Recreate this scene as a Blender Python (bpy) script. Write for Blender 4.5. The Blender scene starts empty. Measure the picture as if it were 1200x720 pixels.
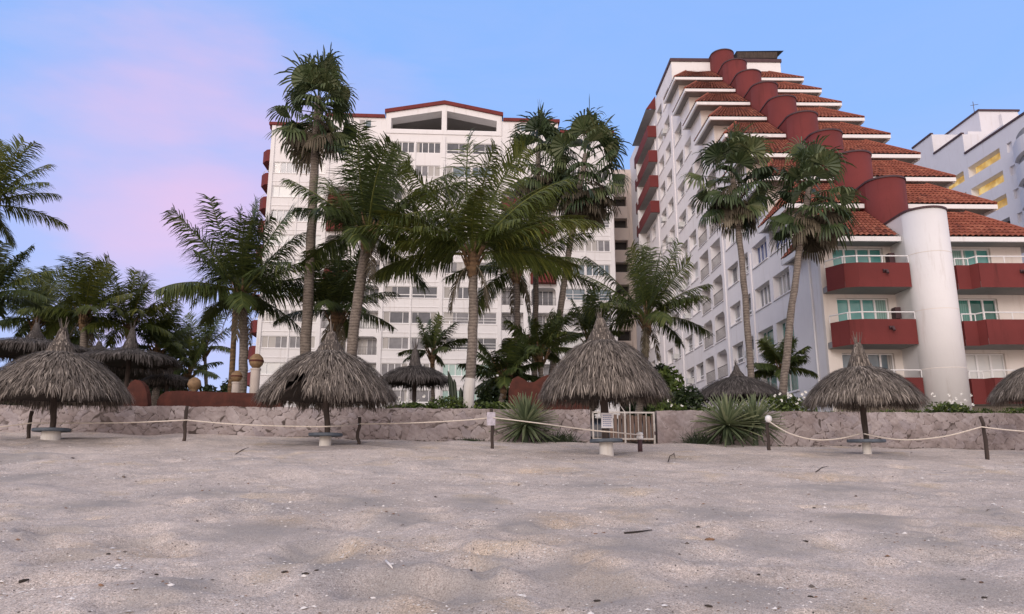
import bpy, math, random
import numpy as np
from mathutils import Vector, Matrix, noise as mnoise
R = math.radians
scene = bpy.context.scene
COL = scene.collection
# ------------------------------------------------------------------ camera
F = 870.0; PITCH = R(12.3); CZ = 1.5
cam_d = bpy.data.cameras.new('camera'); cam = bpy.data.objects.new('camera', cam_d); COL.objects.link(cam)
cam.location = (0, 0, CZ); cam.rotation_euler = (math.pi/2 + PITCH, 0, 0)
cam_d.sensor_width = 36; cam_d.lens = 36*F/1200; cam_d.clip_end = 3000; cam_d.clip_start = 0.1
scene.camera = cam
def P(px, py, D):
    """world point at distance y = D seen at photo pixel (px, py)"""
    dx = (px-600)/F; du = (360-py)/F
    y = math.cos(PITCH) - du*math.sin(PITCH); z = math.sin(PITCH) + du*math.cos(PITCH)
    k = D/y
    return Vector((dx*k, D, CZ + z*k))
# ------------------------------------------------------------------ mesh builder
class MB:
    def __init__(s): s.v = []; s.f = []; s.m = []; s.t = []
    def face(s, pts, m=0, t=None):
        n = len(s.v); s.v.extend([tuple(p) for p in pts]); s.f.append(tuple(range(n, n+len(pts)))); s.m.append(m); s.t.append(0.5 if t is None else t)
    def box(s, a, b, m=0, t=None):
        x0, y0, z0 = a; x1, y1, z1 = b; n = len(s.v)
        s.v += [(x0,y0,z0),(x1,y0,z0),(x1,y1,z0),(x0,y1,z0),(x0,y0,z1),(x1,y0,z1),(x1,y1,z1),(x0,y1,z1)]
        for q in ((3,2,1,0),(4,5,6,7),(0,1,5,4),(1,2,6,5),(2,3,7,6),(3,0,4,7)):
            s.f.append(tuple(n+i for i in q)); s.m.append(m); s.t.append(0.5 if t is None else t)
    def prism(s, poly, z0, z1, m=0, cap=True):
        n = len(s.v); k = len(poly)
        s.v += [(p[0], p[1], z0) for p in poly] + [(p[0], p[1], z1) for p in poly]
        for i in range(k):
            j = (i+1) % k; s.f.append((n+i, n+j, n+k+j, n+k+i)); s.m.append(m); s.t.append(.5)
        if cap:
            s.f.append(tuple(n+k+i for i in range(k))); s.m.append(m); s.t.append(.5)
            s.f.append(tuple(n+k-1-i for i in range(k))); s.m.append(m); s.t.append(.5)
    def tube(s, pts, rad, n=8, m=0, t=None, cap=True):
        pts = [Vector(p) for p in pts]; k = len(pts)
        if not hasattr(rad, '__len__'): rad = [rad]*k
        base = len(s.v); prev = None
        for i, p in enumerate(pts):
            tn = (pts[min(i+1, k-1)] - pts[max(i-1, 0)]).normalized()
            if prev is None:
                a = Vector((1,0,0)) if abs(tn.x) < .8 else Vector((0,1,0)); u = (a - tn*a.dot(tn)).normalized()
            else:
                u = (prev - tn*prev.dot(tn)).normalized()
            prev = u; w = tn.cross(u)
            for j in range(n):
                an = 2*math.pi*j/n; q = p + (u*math.cos(an) + w*math.sin(an))*rad[i]; s.v.append(tuple(q))
        for i in range(k-1):
            for j in range(n):
                a = base+i*n+j; b = base+i*n+(j+1) % n
                s.f.append((a, b, b+n, a+n)); s.m.append(m); s.t.append(.5 if t is None else t)
        if cap:
            s.f.append(tuple(base+n-1-j for j in range(n))); s.m.append(m); s.t.append(.5 if t is None else t)
            s.f.append(tuple(base+(k-1)*n+j for j in range(n))); s.m.append(m); s.t.append(.5 if t is None else t)
    def lathe(s, prof, c, n=24, m=0):
        s.tube_prof = None
        base = len(s.v); k = len(prof)
        for r, z in prof:
            for j in range(n):
                an = 2*math.pi*j/n; s.v.append((c[0]+r*math.cos(an), c[1]+r*math.sin(an), c[2]+z))
        for i in range(k-1):
            for j in range(n):
                a = base+i*n+j; b = base+i*n+(j+1) % n
                s.f.append((a, b, b+n, a+n)); s.m.append(m); s.t.append(.5)
    def build(s, name, mats, parent=None, off=(0,0,0), smooth=False):
        me = bpy.data.meshes.new(name)
        o = Vector(off)
        vs = np.array(s.v, dtype=np.float64).reshape(-1, 3) - np.array(o)
        me.from_pydata(vs.tolist(), [], s.f)
        if not isinstance(mats, (list, tuple)): mats = [mats]
        for m in mats: me.materials.append(m)
        if len(mats) > 1: me.polygons.foreach_set('material_index', s.m)
        at = me.attributes.new('tone', 'FLOAT', 'FACE'); at.data.foreach_set('value', s.t)
        if smooth: me.polygons.foreach_set('use_smooth', [True]*len(s.f))
        me.update()
        ob = bpy.data.objects.new(name, me); COL.objects.link(ob)
        if parent: ob.parent = parent
        return ob
def tag(o, label=None, cat=None, group=None, kind=None):
    if label: o['label'] = label
    if cat: o['category'] = cat
    if group: o['group'] = group
    if kind: o['kind'] = kind
    return o
def empty(name, loc, rz=0, label=None, cat=None, group=None):
    o = bpy.data.objects.new(name, None); COL.objects.link(o); o.location = loc; o.rotation_euler = (0,0,rz); o.empty_display_size = .3
    return tag(o, label, cat, group)
def inst(name, me, parent, loc, rz=0):
    o = bpy.data.objects.new(name, me); COL.objects.link(o); o.parent = parent; o.location = loc; o.rotation_euler = (0,0,rz); return o
def single(mb, name, mat, base, label, cat, group=None, smooth=False, kind=None):
    o = mb.build(name, mat, None, base, smooth); o.location = base; return tag(o, label, cat, group, kind)
# ------------------------------------------------------------------ materials
def newmat(name):
    m = bpy.data.materials.new(name); m.use_nodes = True; nt = m.node_tree; b = nt.nodes['Principled BSDF']; return m, nt, b
def nd(nt, typ, **kw):
    n = nt.nodes.new(typ)
    for k, v in kw.items(): setattr(n, k, v)
    return n
def ramp(nt, fac, stops):
    r = nd(nt, 'ShaderNodeValToRGB'); e = r.color_ramp.elements
    while len(e) < len(stops): e.new(.5)
    for i, (p, c) in enumerate(stops): e[i].position = p; e[i].color = (*c, 1)
    nt.links.new(fac, r.inputs[0]); return r.outputs[0]
def noise(nt, scale, detail=4, rough=.55, vec=None, stretch=None, w=None):
    tc = nd(nt, 'ShaderNodeTexCoord'); src = tc.outputs['Object'] if vec is None else vec
    if stretch:
        mp = nd(nt, 'ShaderNodeMapping'); mp.inputs['Scale'].default_value = stretch; nt.links.new(src, mp.inputs[0]); src = mp.outputs[0]
    n = nd(nt, 'ShaderNodeTexNoise'); n.inputs['Scale'].default_value = scale; n.inputs['Detail'].default_value = detail; n.inputs['Roughness'].default_value = rough
    nt.links.new(src, n.inputs['Vector']); return n.outputs['Fac']
def bump(nt, b, h, strength, dist, nrm=None):
    bp = nd(nt, 'ShaderNodeBump'); bp.inputs['Strength'].default_value = strength; bp.inputs['Distance'].default_value = dist
    nt.links.new(h, bp.inputs['Height'])
    if nrm is not None: nt.links.new(nrm, bp.inputs['Normal'])
    if b is not None: nt.links.new(bp.outputs[0], b.inputs['Normal'])
    return bp.outputs[0]
def mixc(nt, fac, a, bcol, typ='MIX'):
    m = nd(nt, 'ShaderNodeMix', data_type='RGBA', blend_type=typ)
    for val, idx in ((fac, 0), (a, 6), (bcol, 7)):
        if hasattr(val, 'type') and hasattr(val, 'is_linked'): nt.links.new(val, m.inputs[idx])
        elif idx == 0: m.inputs[0].default_value = val
        else: m.inputs[idx].default_value = (*val, 1)
    return m.outputs[2]
def mathn(nt, op, a, b=None):
    m = nd(nt, 'ShaderNodeMath', operation=op)
    for i, v in enumerate((a, b)):
        if v is None: continue
        if hasattr(v, 'is_linked'): nt.links.new(v, m.inputs[i])
        else: m.inputs[i].default_value = v
    return m.outputs[0]
def plaster(name, c, var=.12, stain=.25, sc=.6, rough=.85):
    m, nt, b = newmat(name)
    n1 = noise(nt, sc, 5); n2 = noise(nt, 1.0, 6, .7, stretch=(2.2, 2.2, .22))
    c2 = tuple(x*(1-var) for x in c); c3 = tuple(x*(1-stain)*k for x, k in zip(c, (1.0, .96, .92)))
    a = ramp(nt, n1, [(.3, c2), (.7, c)])
    mask = ramp(nt, n2, [(.56, (0,0,0)), (.75, (1,1,1))])
    nt.links.new(mixc(nt, mask, a, c3), b.inputs['Base Color']); b.inputs['Roughness'].default_value = rough
    bump(nt, b, noise(nt, 9, 5), .25, .02); return m
def plain(name, c, rough=.5, var=.2, sc=6, metal=0, bumps=.15, stretch=None):
    m, nt, b = newmat(name)
    n = noise(nt, sc, 5, stretch=stretch)
    nt.links.new(ramp(nt, n, [(.3, tuple(x*(1-var) for x in c)), (.7, tuple(min(1, x*(1+var)) for x in c))]), b.inputs['Base Color'])
    b.inputs['Roughness'].default_value = rough; b.inputs['Metallic'].default_value = metal
    if bumps: bump(nt, b, n, bumps, .01)
    return m
def glass(name, c, c2=None, rough=.06, sc=.9, curtain=None):
    m, nt, b = newmat(name)
    n = noise(nt, sc, 2)
    nt.links.new(ramp(nt, n, [(.35, c), (.65, c2 or tuple(x*1.6 for x in c))]), b.inputs['Base Color'])
    if curtain:
        oi = nd(nt, 'ShaderNodeObjectInfo'); tc = nd(nt, 'ShaderNodeTexCoord'); sx = nd(nt, 'ShaderNodeSeparateXYZ'); nt.links.new(tc.outputs['Object'], sx.inputs[0])
        sg = mathn(nt, 'SIGN', mathn(nt, 'SUBTRACT', mathn(nt, 'FRACT', mathn(nt, 'MULTIPLY', oi.outputs['Random'], 7.3)), .5)); edge = mathn(nt, 'MULTIPLY', mathn(nt, 'SUBTRACT', oi.outputs['Random'], .12), 1.7)
        mk = mathn(nt, 'GREATER_THAN', mathn(nt, 'MULTIPLY', sx.outputs[0], sg), edge)
        wv = nd(nt, 'ShaderNodeTexWave', bands_direction='X'); wv.inputs['Scale'].default_value = 2.6; wv.inputs['Distortion'].default_value = 1.5; nt.links.new(tc.outputs['Object'], wv.inputs['Vector'])
        old = b.inputs['Base Color'].links[0].from_socket
        nt.links.new(mixc(nt, mk, old, ramp(nt, wv.outputs['Fac'], [(0, tuple(x*.6 for x in curtain)), (1, curtain)])), b.inputs['Base Color'])
    b.inputs['Roughness'].default_value = rough; b.inputs['IOR'].default_value = 1.6
    bump(nt, b, noise(nt, 1.2, 2), .04, .05); return m
def leafmat(name, dark, mid, tip, rough=.5):
    m, nt, b = newmat(name)
    at = nd(nt, 'ShaderNodeAttribute', attribute_name='tone')
    n = noise(nt, .8, 3)
    f = mathn(nt, 'ADD', mathn(nt, 'MULTIPLY', at.outputs['Fac'], .75), mathn(nt, 'MULTIPLY', n, .25))
    nt.links.new(ramp(nt, f, [(.15, dark), (.55, mid), (.95, tip)]), b.inputs['Base Color'])
    b.inputs['Roughness'].default_value = rough
    tr = nd(nt, 'ShaderNodeBsdfTranslucent'); nt.links.new(ramp(nt, f, [(.15, dark), (.95, tip)]), tr.inputs['Color'])
    mx = nd(nt, 'ShaderNodeMixShader'); mx.inputs[0].default_value = .22
    nt.links.new(b.outputs[0], mx.inputs[1]); nt.links.new(tr.outputs[0], mx.inputs[2])
    nt.links.new(mx.outputs[0], nt.nodes['Material Output'].inputs['Surface']); return m
WHITE = plaster('white_stucco', (.80, .79, .79), .06, .22)
LAV = plaster('lavender_stucco', (.83, .80, .80), .06, .2)
CREAM = plaster('cream_stucco', (.79, .735, .68), .07, .22)
BEIGE = plaster('beige_stucco', (.70, .60, .53), .1, .25)
FARW = plaster('pale_stucco', (.72, .71, .74), .06, .15)
RED = plaster('red_stucco', (.178, .030, .028), .26, .42, .5)
RUST = plaster('rust_plaster', (.105, .026, .015), .55, .6, 3.0)
FRAME = plain('white_frame', (.8, .8, .8), .4, .04, 4, bumps=0)
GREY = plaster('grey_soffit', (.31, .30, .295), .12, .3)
PANES = [glass('dark_glass', (.075, .08, .09), (.13, .135, .15), curtain=(.45, .43, .40)), glass('grey_glass', (.15, .15, .165), (.24, .24, .25), curtain=(.52, .5, .47)),
         glass('blind_glass', (.50, .52, .53), (.66, .66, .64), .3), glass('pale_glass', (.60, .62, .62), (.70, .70, .67), .3),
         glass('blue_glass', (.10, .14, .17), (.2, .25, .28), curtain=(.45, .44, .42)), glass('green_glass', (.36, .52, .48), (.46, .62, .57)),
         glass('warm_glass', (.50, .36, .2), (.66, .5, .32))]
TEAL = glass('teal_glass', (.07, .27, .26), (.16, .40, .38), curtain=(.30, .48, .44)); TEALD = glass('dark_teal_glass', (.012, .085, .065), (.035, .17, .14), curtain=(.10, .30, .25))
BLUEG = glass('deep_blue_glass', (.035, .06, .2), (.09, .13, .3))
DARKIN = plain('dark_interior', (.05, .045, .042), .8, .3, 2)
COPING = plain('dark_coping', (.07, .035, .04), .7, .2, 3)
RAILM = plain('dark_rail', (.12, .11, .11), .5, .2, 5)
LEAF = leafmat('coconut_leaf', (.021, .036, .010), (.068, .100, .025), (.23, .24, .06), .55)
LEAFY = leafmat('golden_coconut_leaf', (.026, .042, .01), (.088, .118, .022), (.27, .26, .05), .5)
FANL = leafmat('fan_palm_leaf', (.02, .038, .015), (.066, .1, .035), (.21, .225, .10), .5)
DEAD = leafmat('dry_frond', (.045, .036, .022), (.13, .108, .07), (.30, .26, .19), .8)
BUSH = leafmat('shrub_leaf', (.018, .034, .009), (.08, .125, .024), (.22, .27, .06), .55)
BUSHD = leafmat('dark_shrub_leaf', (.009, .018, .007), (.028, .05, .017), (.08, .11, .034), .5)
AGAVE = leafmat('agave_leaf', (.05, .075, .035), (.19, .24, .13), (.44, .46, .27), .5)
FLOWER = plain('white_petal', (.8, .8, .75), .6, .05, 5, bumps=0)
def trunkmat(name, c1, c2, rings=5.0):
    m, nt, b = newmat(name)
    tc = nd(nt, 'ShaderNodeTexCoord'); w = nd(nt, 'ShaderNodeTexWave', wave_type='BANDS', bands_direction='Z')
    w.inputs['Scale'].default_value = rings*.5; w.inputs['Distortion'].default_value = 5; w.inputs['Detail'].default_value = 3; w.inputs['Detail Scale'].default_value = 1.5
    nt.links.new(tc.outputs['Object'], w.inputs['Vector'])
    n = noise(nt, 5, 6, .7)
    f = mathn(nt, 'ADD', mathn(nt, 'MULTIPLY', w.outputs['Fac'], .2), mathn(nt, 'MULTIPLY', n, .8))
    nt.links.new(ramp(nt, f, [(.3, c1), (.75, c2)]), b.inputs['Base Color']); b.inputs['Roughness'].default_value = .9
    bump(nt, b, f, .9, .05); return m
TRUNK = trunkmat('palm_trunk', (.10, .082, .068), (.29, .245, .205))
TRUNKB = trunkmat('husky_trunk', (.08, .05, .03), (.27, .17, .09), 3)
def thatchmat(name, dark, mid, tip):
    m, nt, b = newmat(name)
    at = nd(nt, 'ShaderNodeAttribute', attribute_name='tone')
    n = noise(nt, 2.0, 4); n2 = noise(nt, 30, 3)
    f = mathn(nt, 'ADD', mathn(nt, 'MULTIPLY', at.outputs['Fac'], .62), mathn(nt, 'ADD', mathn(nt, 'MULTIPLY', n, .26), mathn(nt, 'MULTIPLY', n2, .12)))
    nt.links.new(ramp(nt, f, [(.18, dark), (.5, mid), (.88, tip)]), b.inputs['Base Color']); b.inputs['Roughness'].default_value = .95
    return m
THATCH = thatchmat('palm_thatch', (.03, .024, .02), (.155, .132, .113), (.45, .395, .335))
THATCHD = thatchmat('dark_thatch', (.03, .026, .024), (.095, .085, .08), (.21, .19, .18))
WOOD = plain('weathered_wood', (.055, .04, .033), .85, .45, 7, bumps=.5, stretch=(1, 1, .2))
TABLE = plain('blue_grey_paint', (.10, .125, .155), .6, .25, 6)
CONC = plaster('whitewashed_concrete', (.66, .63, .58), .1, .3, 3)
ROPE = plain('rope_fibre', (.68, .61, .53), .9, .2, 40, bumps=.6)
CLAY = plain('clay_pot', (.24, .15, .075), .7, .35, 5)
PILLAR = plaster('pillar_stone', (.55, .48, .42), .12, .3, 3)
def tilemat():
    m, nt, b = newmat('clay_tile')
    at = nd(nt, 'ShaderNodeAttribute', attribute_name='tone'); n = noise(nt, .9, 5, .65)
    f = mathn(nt, 'ADD', mathn(nt, 'MULTIPLY', at.outputs['Fac'], .6), mathn(nt, 'MULTIPLY', n, .4))
    nt.links.new(ramp(nt, f, [(.2, (.13, .032, .019)), (.5, (.27, .07, .038)), (.8, (.37, .125, .072))]), b.inputs['Base Color'])
    b.inputs['Roughness'].default_value = .75; bump(nt, b, noise(nt, 14, 3), .3, .02); return m
TILE = tilemat()
def stonemat(name, pal, mortar, scale, mw):
    m, nt, b = newmat(name)
    at = nd(nt, 'ShaderNodeAttribute', attribute_name='tone')
    stone = ramp(nt, at.outputs['Fac'], [(0, pal[0]), (.35, pal[1]), (.7, pal[2]), (1, pal[3])])
    n = noise(nt, 5, 7, .75); stone = mixc(nt, .6, stone, ramp(nt, n, [(.25, (.45, .43, .42)), (.7, (1.15, 1.12, 1.12))]), 'MULTIPLY')
    damp = ramp(nt, noise(nt, .6, 5, .65), [(.40, (.62, .58, .57)), (.6, (1, 1, 1))])
    stone = mixc(nt, .75, stone, damp, 'MULTIPLY')
    jn = ramp(nt, noise(nt, .9, 4, .6), [(.34, (0,0,0)), (.52, (1,1,1))])
    joint = mixc(nt, jn, mixc(nt, 1.0, stone, (.8, .78, .77), 'MULTIPLY'), mortar)
    aj = nd(nt, 'ShaderNodeAttribute', attribute_name='joint'); mk = ramp(nt, aj.outputs['Fac'], [(.15, (0,0,0)), (.42, (1,1,1))])
    nt.links.new(mixc(nt, mk, joint, stone), b.inputs['Base Color']); b.inputs['Roughness'].default_value = .95
    bump(nt, b, n, .8, .03); return m
STONE = stonemat('flagstone_wall', ((.32, .275, .265), (.42, .37, .355), (.49, .44, .43), (.37, .335, .345)), (.085, .066, .058), 2.6, .045)
STONE2 = stonemat('rendered_stone', ((.34, .29, .28), (.41, .355, .345), (.45, .40, .395), (.38, .335, .335)), (.235, .195, .185), 2.0, .03)
def sandmat():
    m, nt, b = newmat('beach_sand')
    big = noise(nt, .42, 4, .6); mid = noise(nt, 2.6, 5, .65); fine = noise(nt, 85, 3, .8); f2 = noise(nt, 38, 4, .85)
    base = ramp(nt, big, [(.34, (.50, .44, .40)), (.5, (.575, .505, .46)), (.66, (.63, .555, .505))])
    och = ramp(nt, noise(nt, .85, 3, .5), [(.57, (0,0,0)), (.68, (.6,.6,.6))])
    base = mixc(nt, och, base, (.58, .47, .345))
    ao = nd(nt, 'ShaderNodeAttribute', attribute_name='ochre'); ah = nd(nt, 'ShaderNodeAttribute', attribute_name='grey_patch'); brk = noise(nt, 3.5, 5, .7)
    base = mixc(nt, mathn(nt, 'MULTIPLY', ao.outputs['Fac'], ramp(nt, brk, [(.3, (.1,.1,.1)), (.6, (.62,.62,.62))])), base, (.54, .41, .275))
    blue = ramp(nt, noise(nt, .95, 3, .5), [(.56, (0,0,0)), (.66, (.6,.6,.6))])
    base = mixc(nt, blue, base, (.42, .385, .365))
    base = mixc(nt, .8, base, ramp(nt, mid, [(.3, (.80, .80, .80)), (.7, (1.12, 1.12, 1.12))]), 'MULTIPLY')
    base = mixc(nt, 1.0, base, ramp(nt, fine, [(.32, (.46, .44, .43)), (.5, (1, 1, 1)), (.68, (1.6, 1.6, 1.6))]), 'MULTIPLY')
    base = mixc(nt, .8, base, ramp(nt, f2, [(.32, (.68, .67, .66)), (.68, (1.34, 1.34, 1.34))]), 'MULTIPLY')
    def specks(base, scale, thr, col, keep):
        tc = nd(nt, 'ShaderNodeTexCoord'); mp = nd(nt, 'ShaderNodeMapping'); mp.inputs['Scale'].default_value = (1, 1, .25); nt.links.new(tc.outputs['Object'], mp.inputs[0])
        v = nd(nt, 'ShaderNodeTexVoronoi'); v.inputs['Scale'].default_value = scale; nt.links.new(mp.outputs[0], v.inputs['Vector'])
        sp = nd(nt, 'ShaderNodeSeparateColor'); nt.links.new(v.outputs['Color'], sp.inputs[0])
        pat = noise(nt, .9, 4, .6)
        k = mathn(nt, 'MULTIPLY', mathn(nt, 'LESS_THAN', v.outputs['Distance'], thr), mathn(nt, 'GREATER_THAN', mathn(nt, 'ADD', sp.outputs[0], mathn(nt, 'MULTIPLY', pat, .9)), keep))
        return mixc(nt, k, base, col)
    f3 = noise(nt, 14, 5, .85)
    base = mixc(nt, .75, base, ramp(nt, f3, [(.34, (.72, .71, .70)), (.66, (1.3, 1.3, 1.3))]), 'MULTIPLY')
    rough_ = base = specks(base, 40, .34, (.64, .60, .565), 1.12); base = specks(base, 19, .2, (.76, .73, .70), 1.3); base = specks(base, 30, .22, (.09, .075, .07), 1.27)
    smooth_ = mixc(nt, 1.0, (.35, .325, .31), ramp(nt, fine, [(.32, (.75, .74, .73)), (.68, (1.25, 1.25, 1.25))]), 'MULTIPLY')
    base = mixc(nt, mathn(nt, 'MULTIPLY', ah.outputs['Fac'], ramp(nt, brk, [(.25, (.35,.35,.35)), (.55, (.8,.8,.8))])), base, smooth_)  # listed hollows and patches blend to a darker, greyer, less speckled colour
    nt.links.new(base, b.inputs['Base Color']); b.inputs['Roughness'].default_value = .95; b.inputs['Specular IOR Level'].default_value = .2
    b1 = bump(nt, None, mid, .45, .06); b2 = bump(nt, None, f2, .7, .016, b1); bump(nt, b, fine, .6, .007, b2); return m
SAND = sandmat()
SOIL = plain('garden_soil', (.10, .085, .05), .95, .4, 1.5)
# ------------------------------------------------------------------ world
w = bpy.data.worlds.new('World'); scene.world = w; w.use_nodes = True; nt = w.node_tree; bg = nt.nodes['Background']
SUN_EL, SUN_AZ = R(20), R(200)   # low glow behind the camera (azimuth from +Y, clockwise)
sky = nd(nt, 'ShaderNodeTexSky', sky_type='NISHITA'); sky.sun_disc = False; sky.sun_elevation = SUN_EL; sky.sun_rotation = SUN_AZ
geo = nd(nt, 'ShaderNodeTexCoord'); sp = nd(nt, 'ShaderNodeSeparateXYZ'); nt.links.new(geo.outputs['Generated'], sp.inputs[0])
front = ramp(nt, sp.outputs[2], [(0.0, (5.6, 6.6, 10.6)), (.2, (4.6, 6.3, 11.2)), (.42, (3.3, 5.75, 11.4)), (.58, (3.1, 5.5, 11.2)), (.8, (8.2, 7.4, 7.2))])
west = ramp(nt, sp.outputs[2], [(0.0, (15.0, 11.8, 10.8)), (.3, (13.6, 11.6, 11.3)), (.8, (7.6, 6.9, 7.4))])
wf = ramp(nt, mathn(nt, 'MULTIPLY', mathn(nt, 'SUBTRACT', .25, sp.outputs[1]), 1.2), [(.0, (0,0,0)), (1, (1,1,1))])
# rosy cloud bank: soft noise around the bearing of the pink glow
pk = nd(nt, 'ShaderNodeVectorMath', operation='DISTANCE'); nt.links.new(geo.outputs['Generated'], pk.inputs[0])
pk.inputs[1].default_value = (-.405, .85, .335)
mpw = nd(nt, 'ShaderNodeMapping'); mpw.inputs['Scale'].default_value = (1.0, 1.0, 3.0); nt.links.new(geo.outputs['Generated'], mpw.inputs[0])
nz = nd(nt, 'ShaderNodeTexNoise'); nz.inputs['Scale'].default_value = 3.4; nz.inputs['Detail'].default_value = 5; nz.inputs['Roughness'].default_value = .5; nt.links.new(mpw.outputs[0], nz.inputs['Vector'])
dd = mathn(nt, 'ADD', pk.outputs['Value'], mathn(nt, 'MULTIPLY', mathn(nt, 'SUBTRACT', nz.outputs['Fac'], .5), .42))
pm = ramp(nt, dd, [(.0, (.95,.95,.95)), (.09, (.66,.66,.66)), (.18, (.22,.22,.22)), (.28, (0,0,0))])
nw = nd(nt, 'ShaderNodeTexNoise'); nw.inputs['Scale'].default_value = 5.5; nw.inputs['Detail'].default_value = 7; nw.inputs['Roughness'].default_value = .6; nw.inputs['Distortion'].default_value = .6
mpv = nd(nt, 'ShaderNodeMapping'); mpv.inputs['Scale'].default_value = (.7, .7, 2.6); mpv.inputs['Rotation'].default_value = (0, .35, 0); nt.links.new(geo.outputs['Generated'], mpv.inputs[0]); nt.links.new(mpv.outputs[0], nw.inputs['Vector'])
lft = ramp(nt, mathn(nt, 'ADD', mathn(nt, 'MULTIPLY', sp.outputs[0], -.8), .35), [(.2, (.25,.25,.25)), (.7, (1,1,1))])
wisp = mathn(nt, 'MULTIPLY', ramp(nt, nw.outputs['Fac'], [(.45, (0,0,0)), (.75, (.3,.3,.3))]), lft)
front = mixc(nt, wisp, front, (6.6, 6.7, 10.5))
front = mixc(nt, pm, front, (9.0, 6.4, 9.6))
grad = mixc(nt, wf, front, west)
mx = mixc(nt, .85, sky.outputs[0], grad)
nt.links.new(mx, bg.inputs['Color']); bg.inputs['Strength'].default_value = .10
sun_d = bpy.data.lights.new('sun', 'SUN'); sun = bpy.data.objects.new('sun', sun_d); COL.objects.link(sun)
sun_d.specular_factor = .3; sun_d.energy = 1.2; sun_d.angle = R(24); sun_d.color = (1, .91, .88)
sd = Vector((math.sin(SUN_AZ)*math.cos(SUN_EL), math.cos(SUN_AZ)*math.cos(SUN_EL), math.sin(SUN_EL)))
sun.rotation_euler = (-sd).to_track_quat('-Z', 'Y').to_euler()
sun.location = (0, -30, 30)
vs = scene.view_settings; vs.view_transform = 'Standard'; vs.look = 'None'; vs.gamma = 1; vs.exposure = 0; vs.use_curve_mapping = False
# ------------------------------------------------------------------ beach
GZ = 3.3
rs = random.Random(5)
dimples = []
for px, py, wd, dp in ((60,626,.24,.15), (76,657,.25,.12), (160,632,.26,.08), (375,655,.34,.07), (455,688,.34,.14), (540,692,.36,.12), (555,668,.25,.08), (370,648,.3,.08), (30,690,.3,.08), (660,690,.4,.09), (280,690,.3,.07), (840,660,.35,.06), (1000,640,.35,.06), (1120,660,.35,.06), (620,640,.3,.05), (640,665,.4,.07),
                       (700,610,.3,.05), (260,585,.4,.05), (905,620,.45,.05), (1050,600,.5,.05), (180,545,.5,.05), (330,560,.5,.04), (590,560,.5,.04), (1130,575,.5,.05), (20,540,.6,.06), (90,538,.6,.05), (500,610,.35,.05), (800,560,.5,.04)):
    y = 8.0
    for _ in range(20):
        p = P(px, py, y); sl = .0925 - .00088*p.x
        k = (p.z-CZ)/y; y = CZ/(sl-k)
    p = P(px, py, y); dimples.append((p.x, p.y, wd, dp))
for i in range(420):
    y = 3.5 + 20*rs.random()**1.3; x = (rs.random()*2-1)*y*.95
    dimples.append((x, y, .09+.17*rs.random(), .018+.04*rs.random()))
def nz2(x, y, s, seed):
    return mnoise.noise(Vector((x*s+seed, y*s-seed, seed*.37)))
def sand_base(x, y):
    return y*(.0925 - .00088*x) if y < 34 else 34*(.0925-.00088*x)
def wallD(x): return 25 + (x+17.2)*4/37.2
def build_sand():
    us = np.concatenate([np.linspace(-4, -.95, 40)[:-1], np.linspace(-.95, .95, 640), np.linspace(.95, 4, 40)[1:]])
    ys = np.concatenate([np.linspace(-40, 1.2, 12)[:-1], np.geomspace(2.6, 31, 430)])
    ys[:11] = np.linspace(-40, 2.2, 11)
    U, Y = np.meshgrid(us, ys)
    X = U*np.where(Y < 6, 6, Y)
    X = np.where(Y < 2.6, U*6, X)
    Z = Y*(.0925 - .00088*np.clip(X, -28, 28))
    Z = np.where(Y < 0, Y*.0925, Z)
    rng = np.random.default_rng(3)
    # wind-worked undulation: sums of sines with random headings
    for k in range(46):
        lam = np.exp(rng.uniform(np.log(.35), np.log(5))); a = rng.uniform(0, 2*np.pi); ph = rng.uniform(0, 6.28)
        amp = .0032*lam**.85
        Z += amp*np.sin((X*np.cos(a)*.8+Y*np.sin(a))*6.283/lam + ph + 1.3*np.sin(X*.7+k)+1.1*np.cos(Y*.6+k*2))
    for (dx, dy, wd, dp) in dimples:
        r2 = ((X-dx)/(wd*1.15))**2 + ((Y-dy)/(wd*1.0))**2
        m = r2 < 14
        e = np.exp(-r2[m]**1.7*1.2); rim = np.exp(-(np.sqrt(r2[m])-1.45)**2*3.2)
        Z[m] += -dp*e + dp*.32*rim
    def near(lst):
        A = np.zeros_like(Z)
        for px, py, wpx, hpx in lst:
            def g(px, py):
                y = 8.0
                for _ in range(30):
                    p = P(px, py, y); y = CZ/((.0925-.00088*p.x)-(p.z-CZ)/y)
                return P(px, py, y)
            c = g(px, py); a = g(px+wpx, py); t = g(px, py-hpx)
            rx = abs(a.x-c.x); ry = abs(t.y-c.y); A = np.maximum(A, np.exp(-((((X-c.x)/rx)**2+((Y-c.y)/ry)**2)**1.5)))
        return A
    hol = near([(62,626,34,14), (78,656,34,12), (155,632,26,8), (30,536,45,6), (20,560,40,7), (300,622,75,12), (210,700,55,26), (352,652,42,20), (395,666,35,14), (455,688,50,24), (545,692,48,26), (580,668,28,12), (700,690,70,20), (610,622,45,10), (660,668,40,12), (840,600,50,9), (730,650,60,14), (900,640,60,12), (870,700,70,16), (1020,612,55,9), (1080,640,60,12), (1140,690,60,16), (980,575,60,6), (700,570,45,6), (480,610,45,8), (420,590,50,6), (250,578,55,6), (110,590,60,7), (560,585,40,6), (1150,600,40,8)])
    och = near([(170,648,60,10), (660,612,45,10), (640,640,40,9), (735,597,30,8), (690,672,40,20), (430,655,35,12), (500,708,55,14), (130,640,60,8), (330,612,45,7), (640,552,50,4), (1000,608,45,6), (960,560,50,4)])
    return us, ys, X, Y, Z, hol, och
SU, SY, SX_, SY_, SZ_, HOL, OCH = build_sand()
_fin = SY >= 2.6
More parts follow.
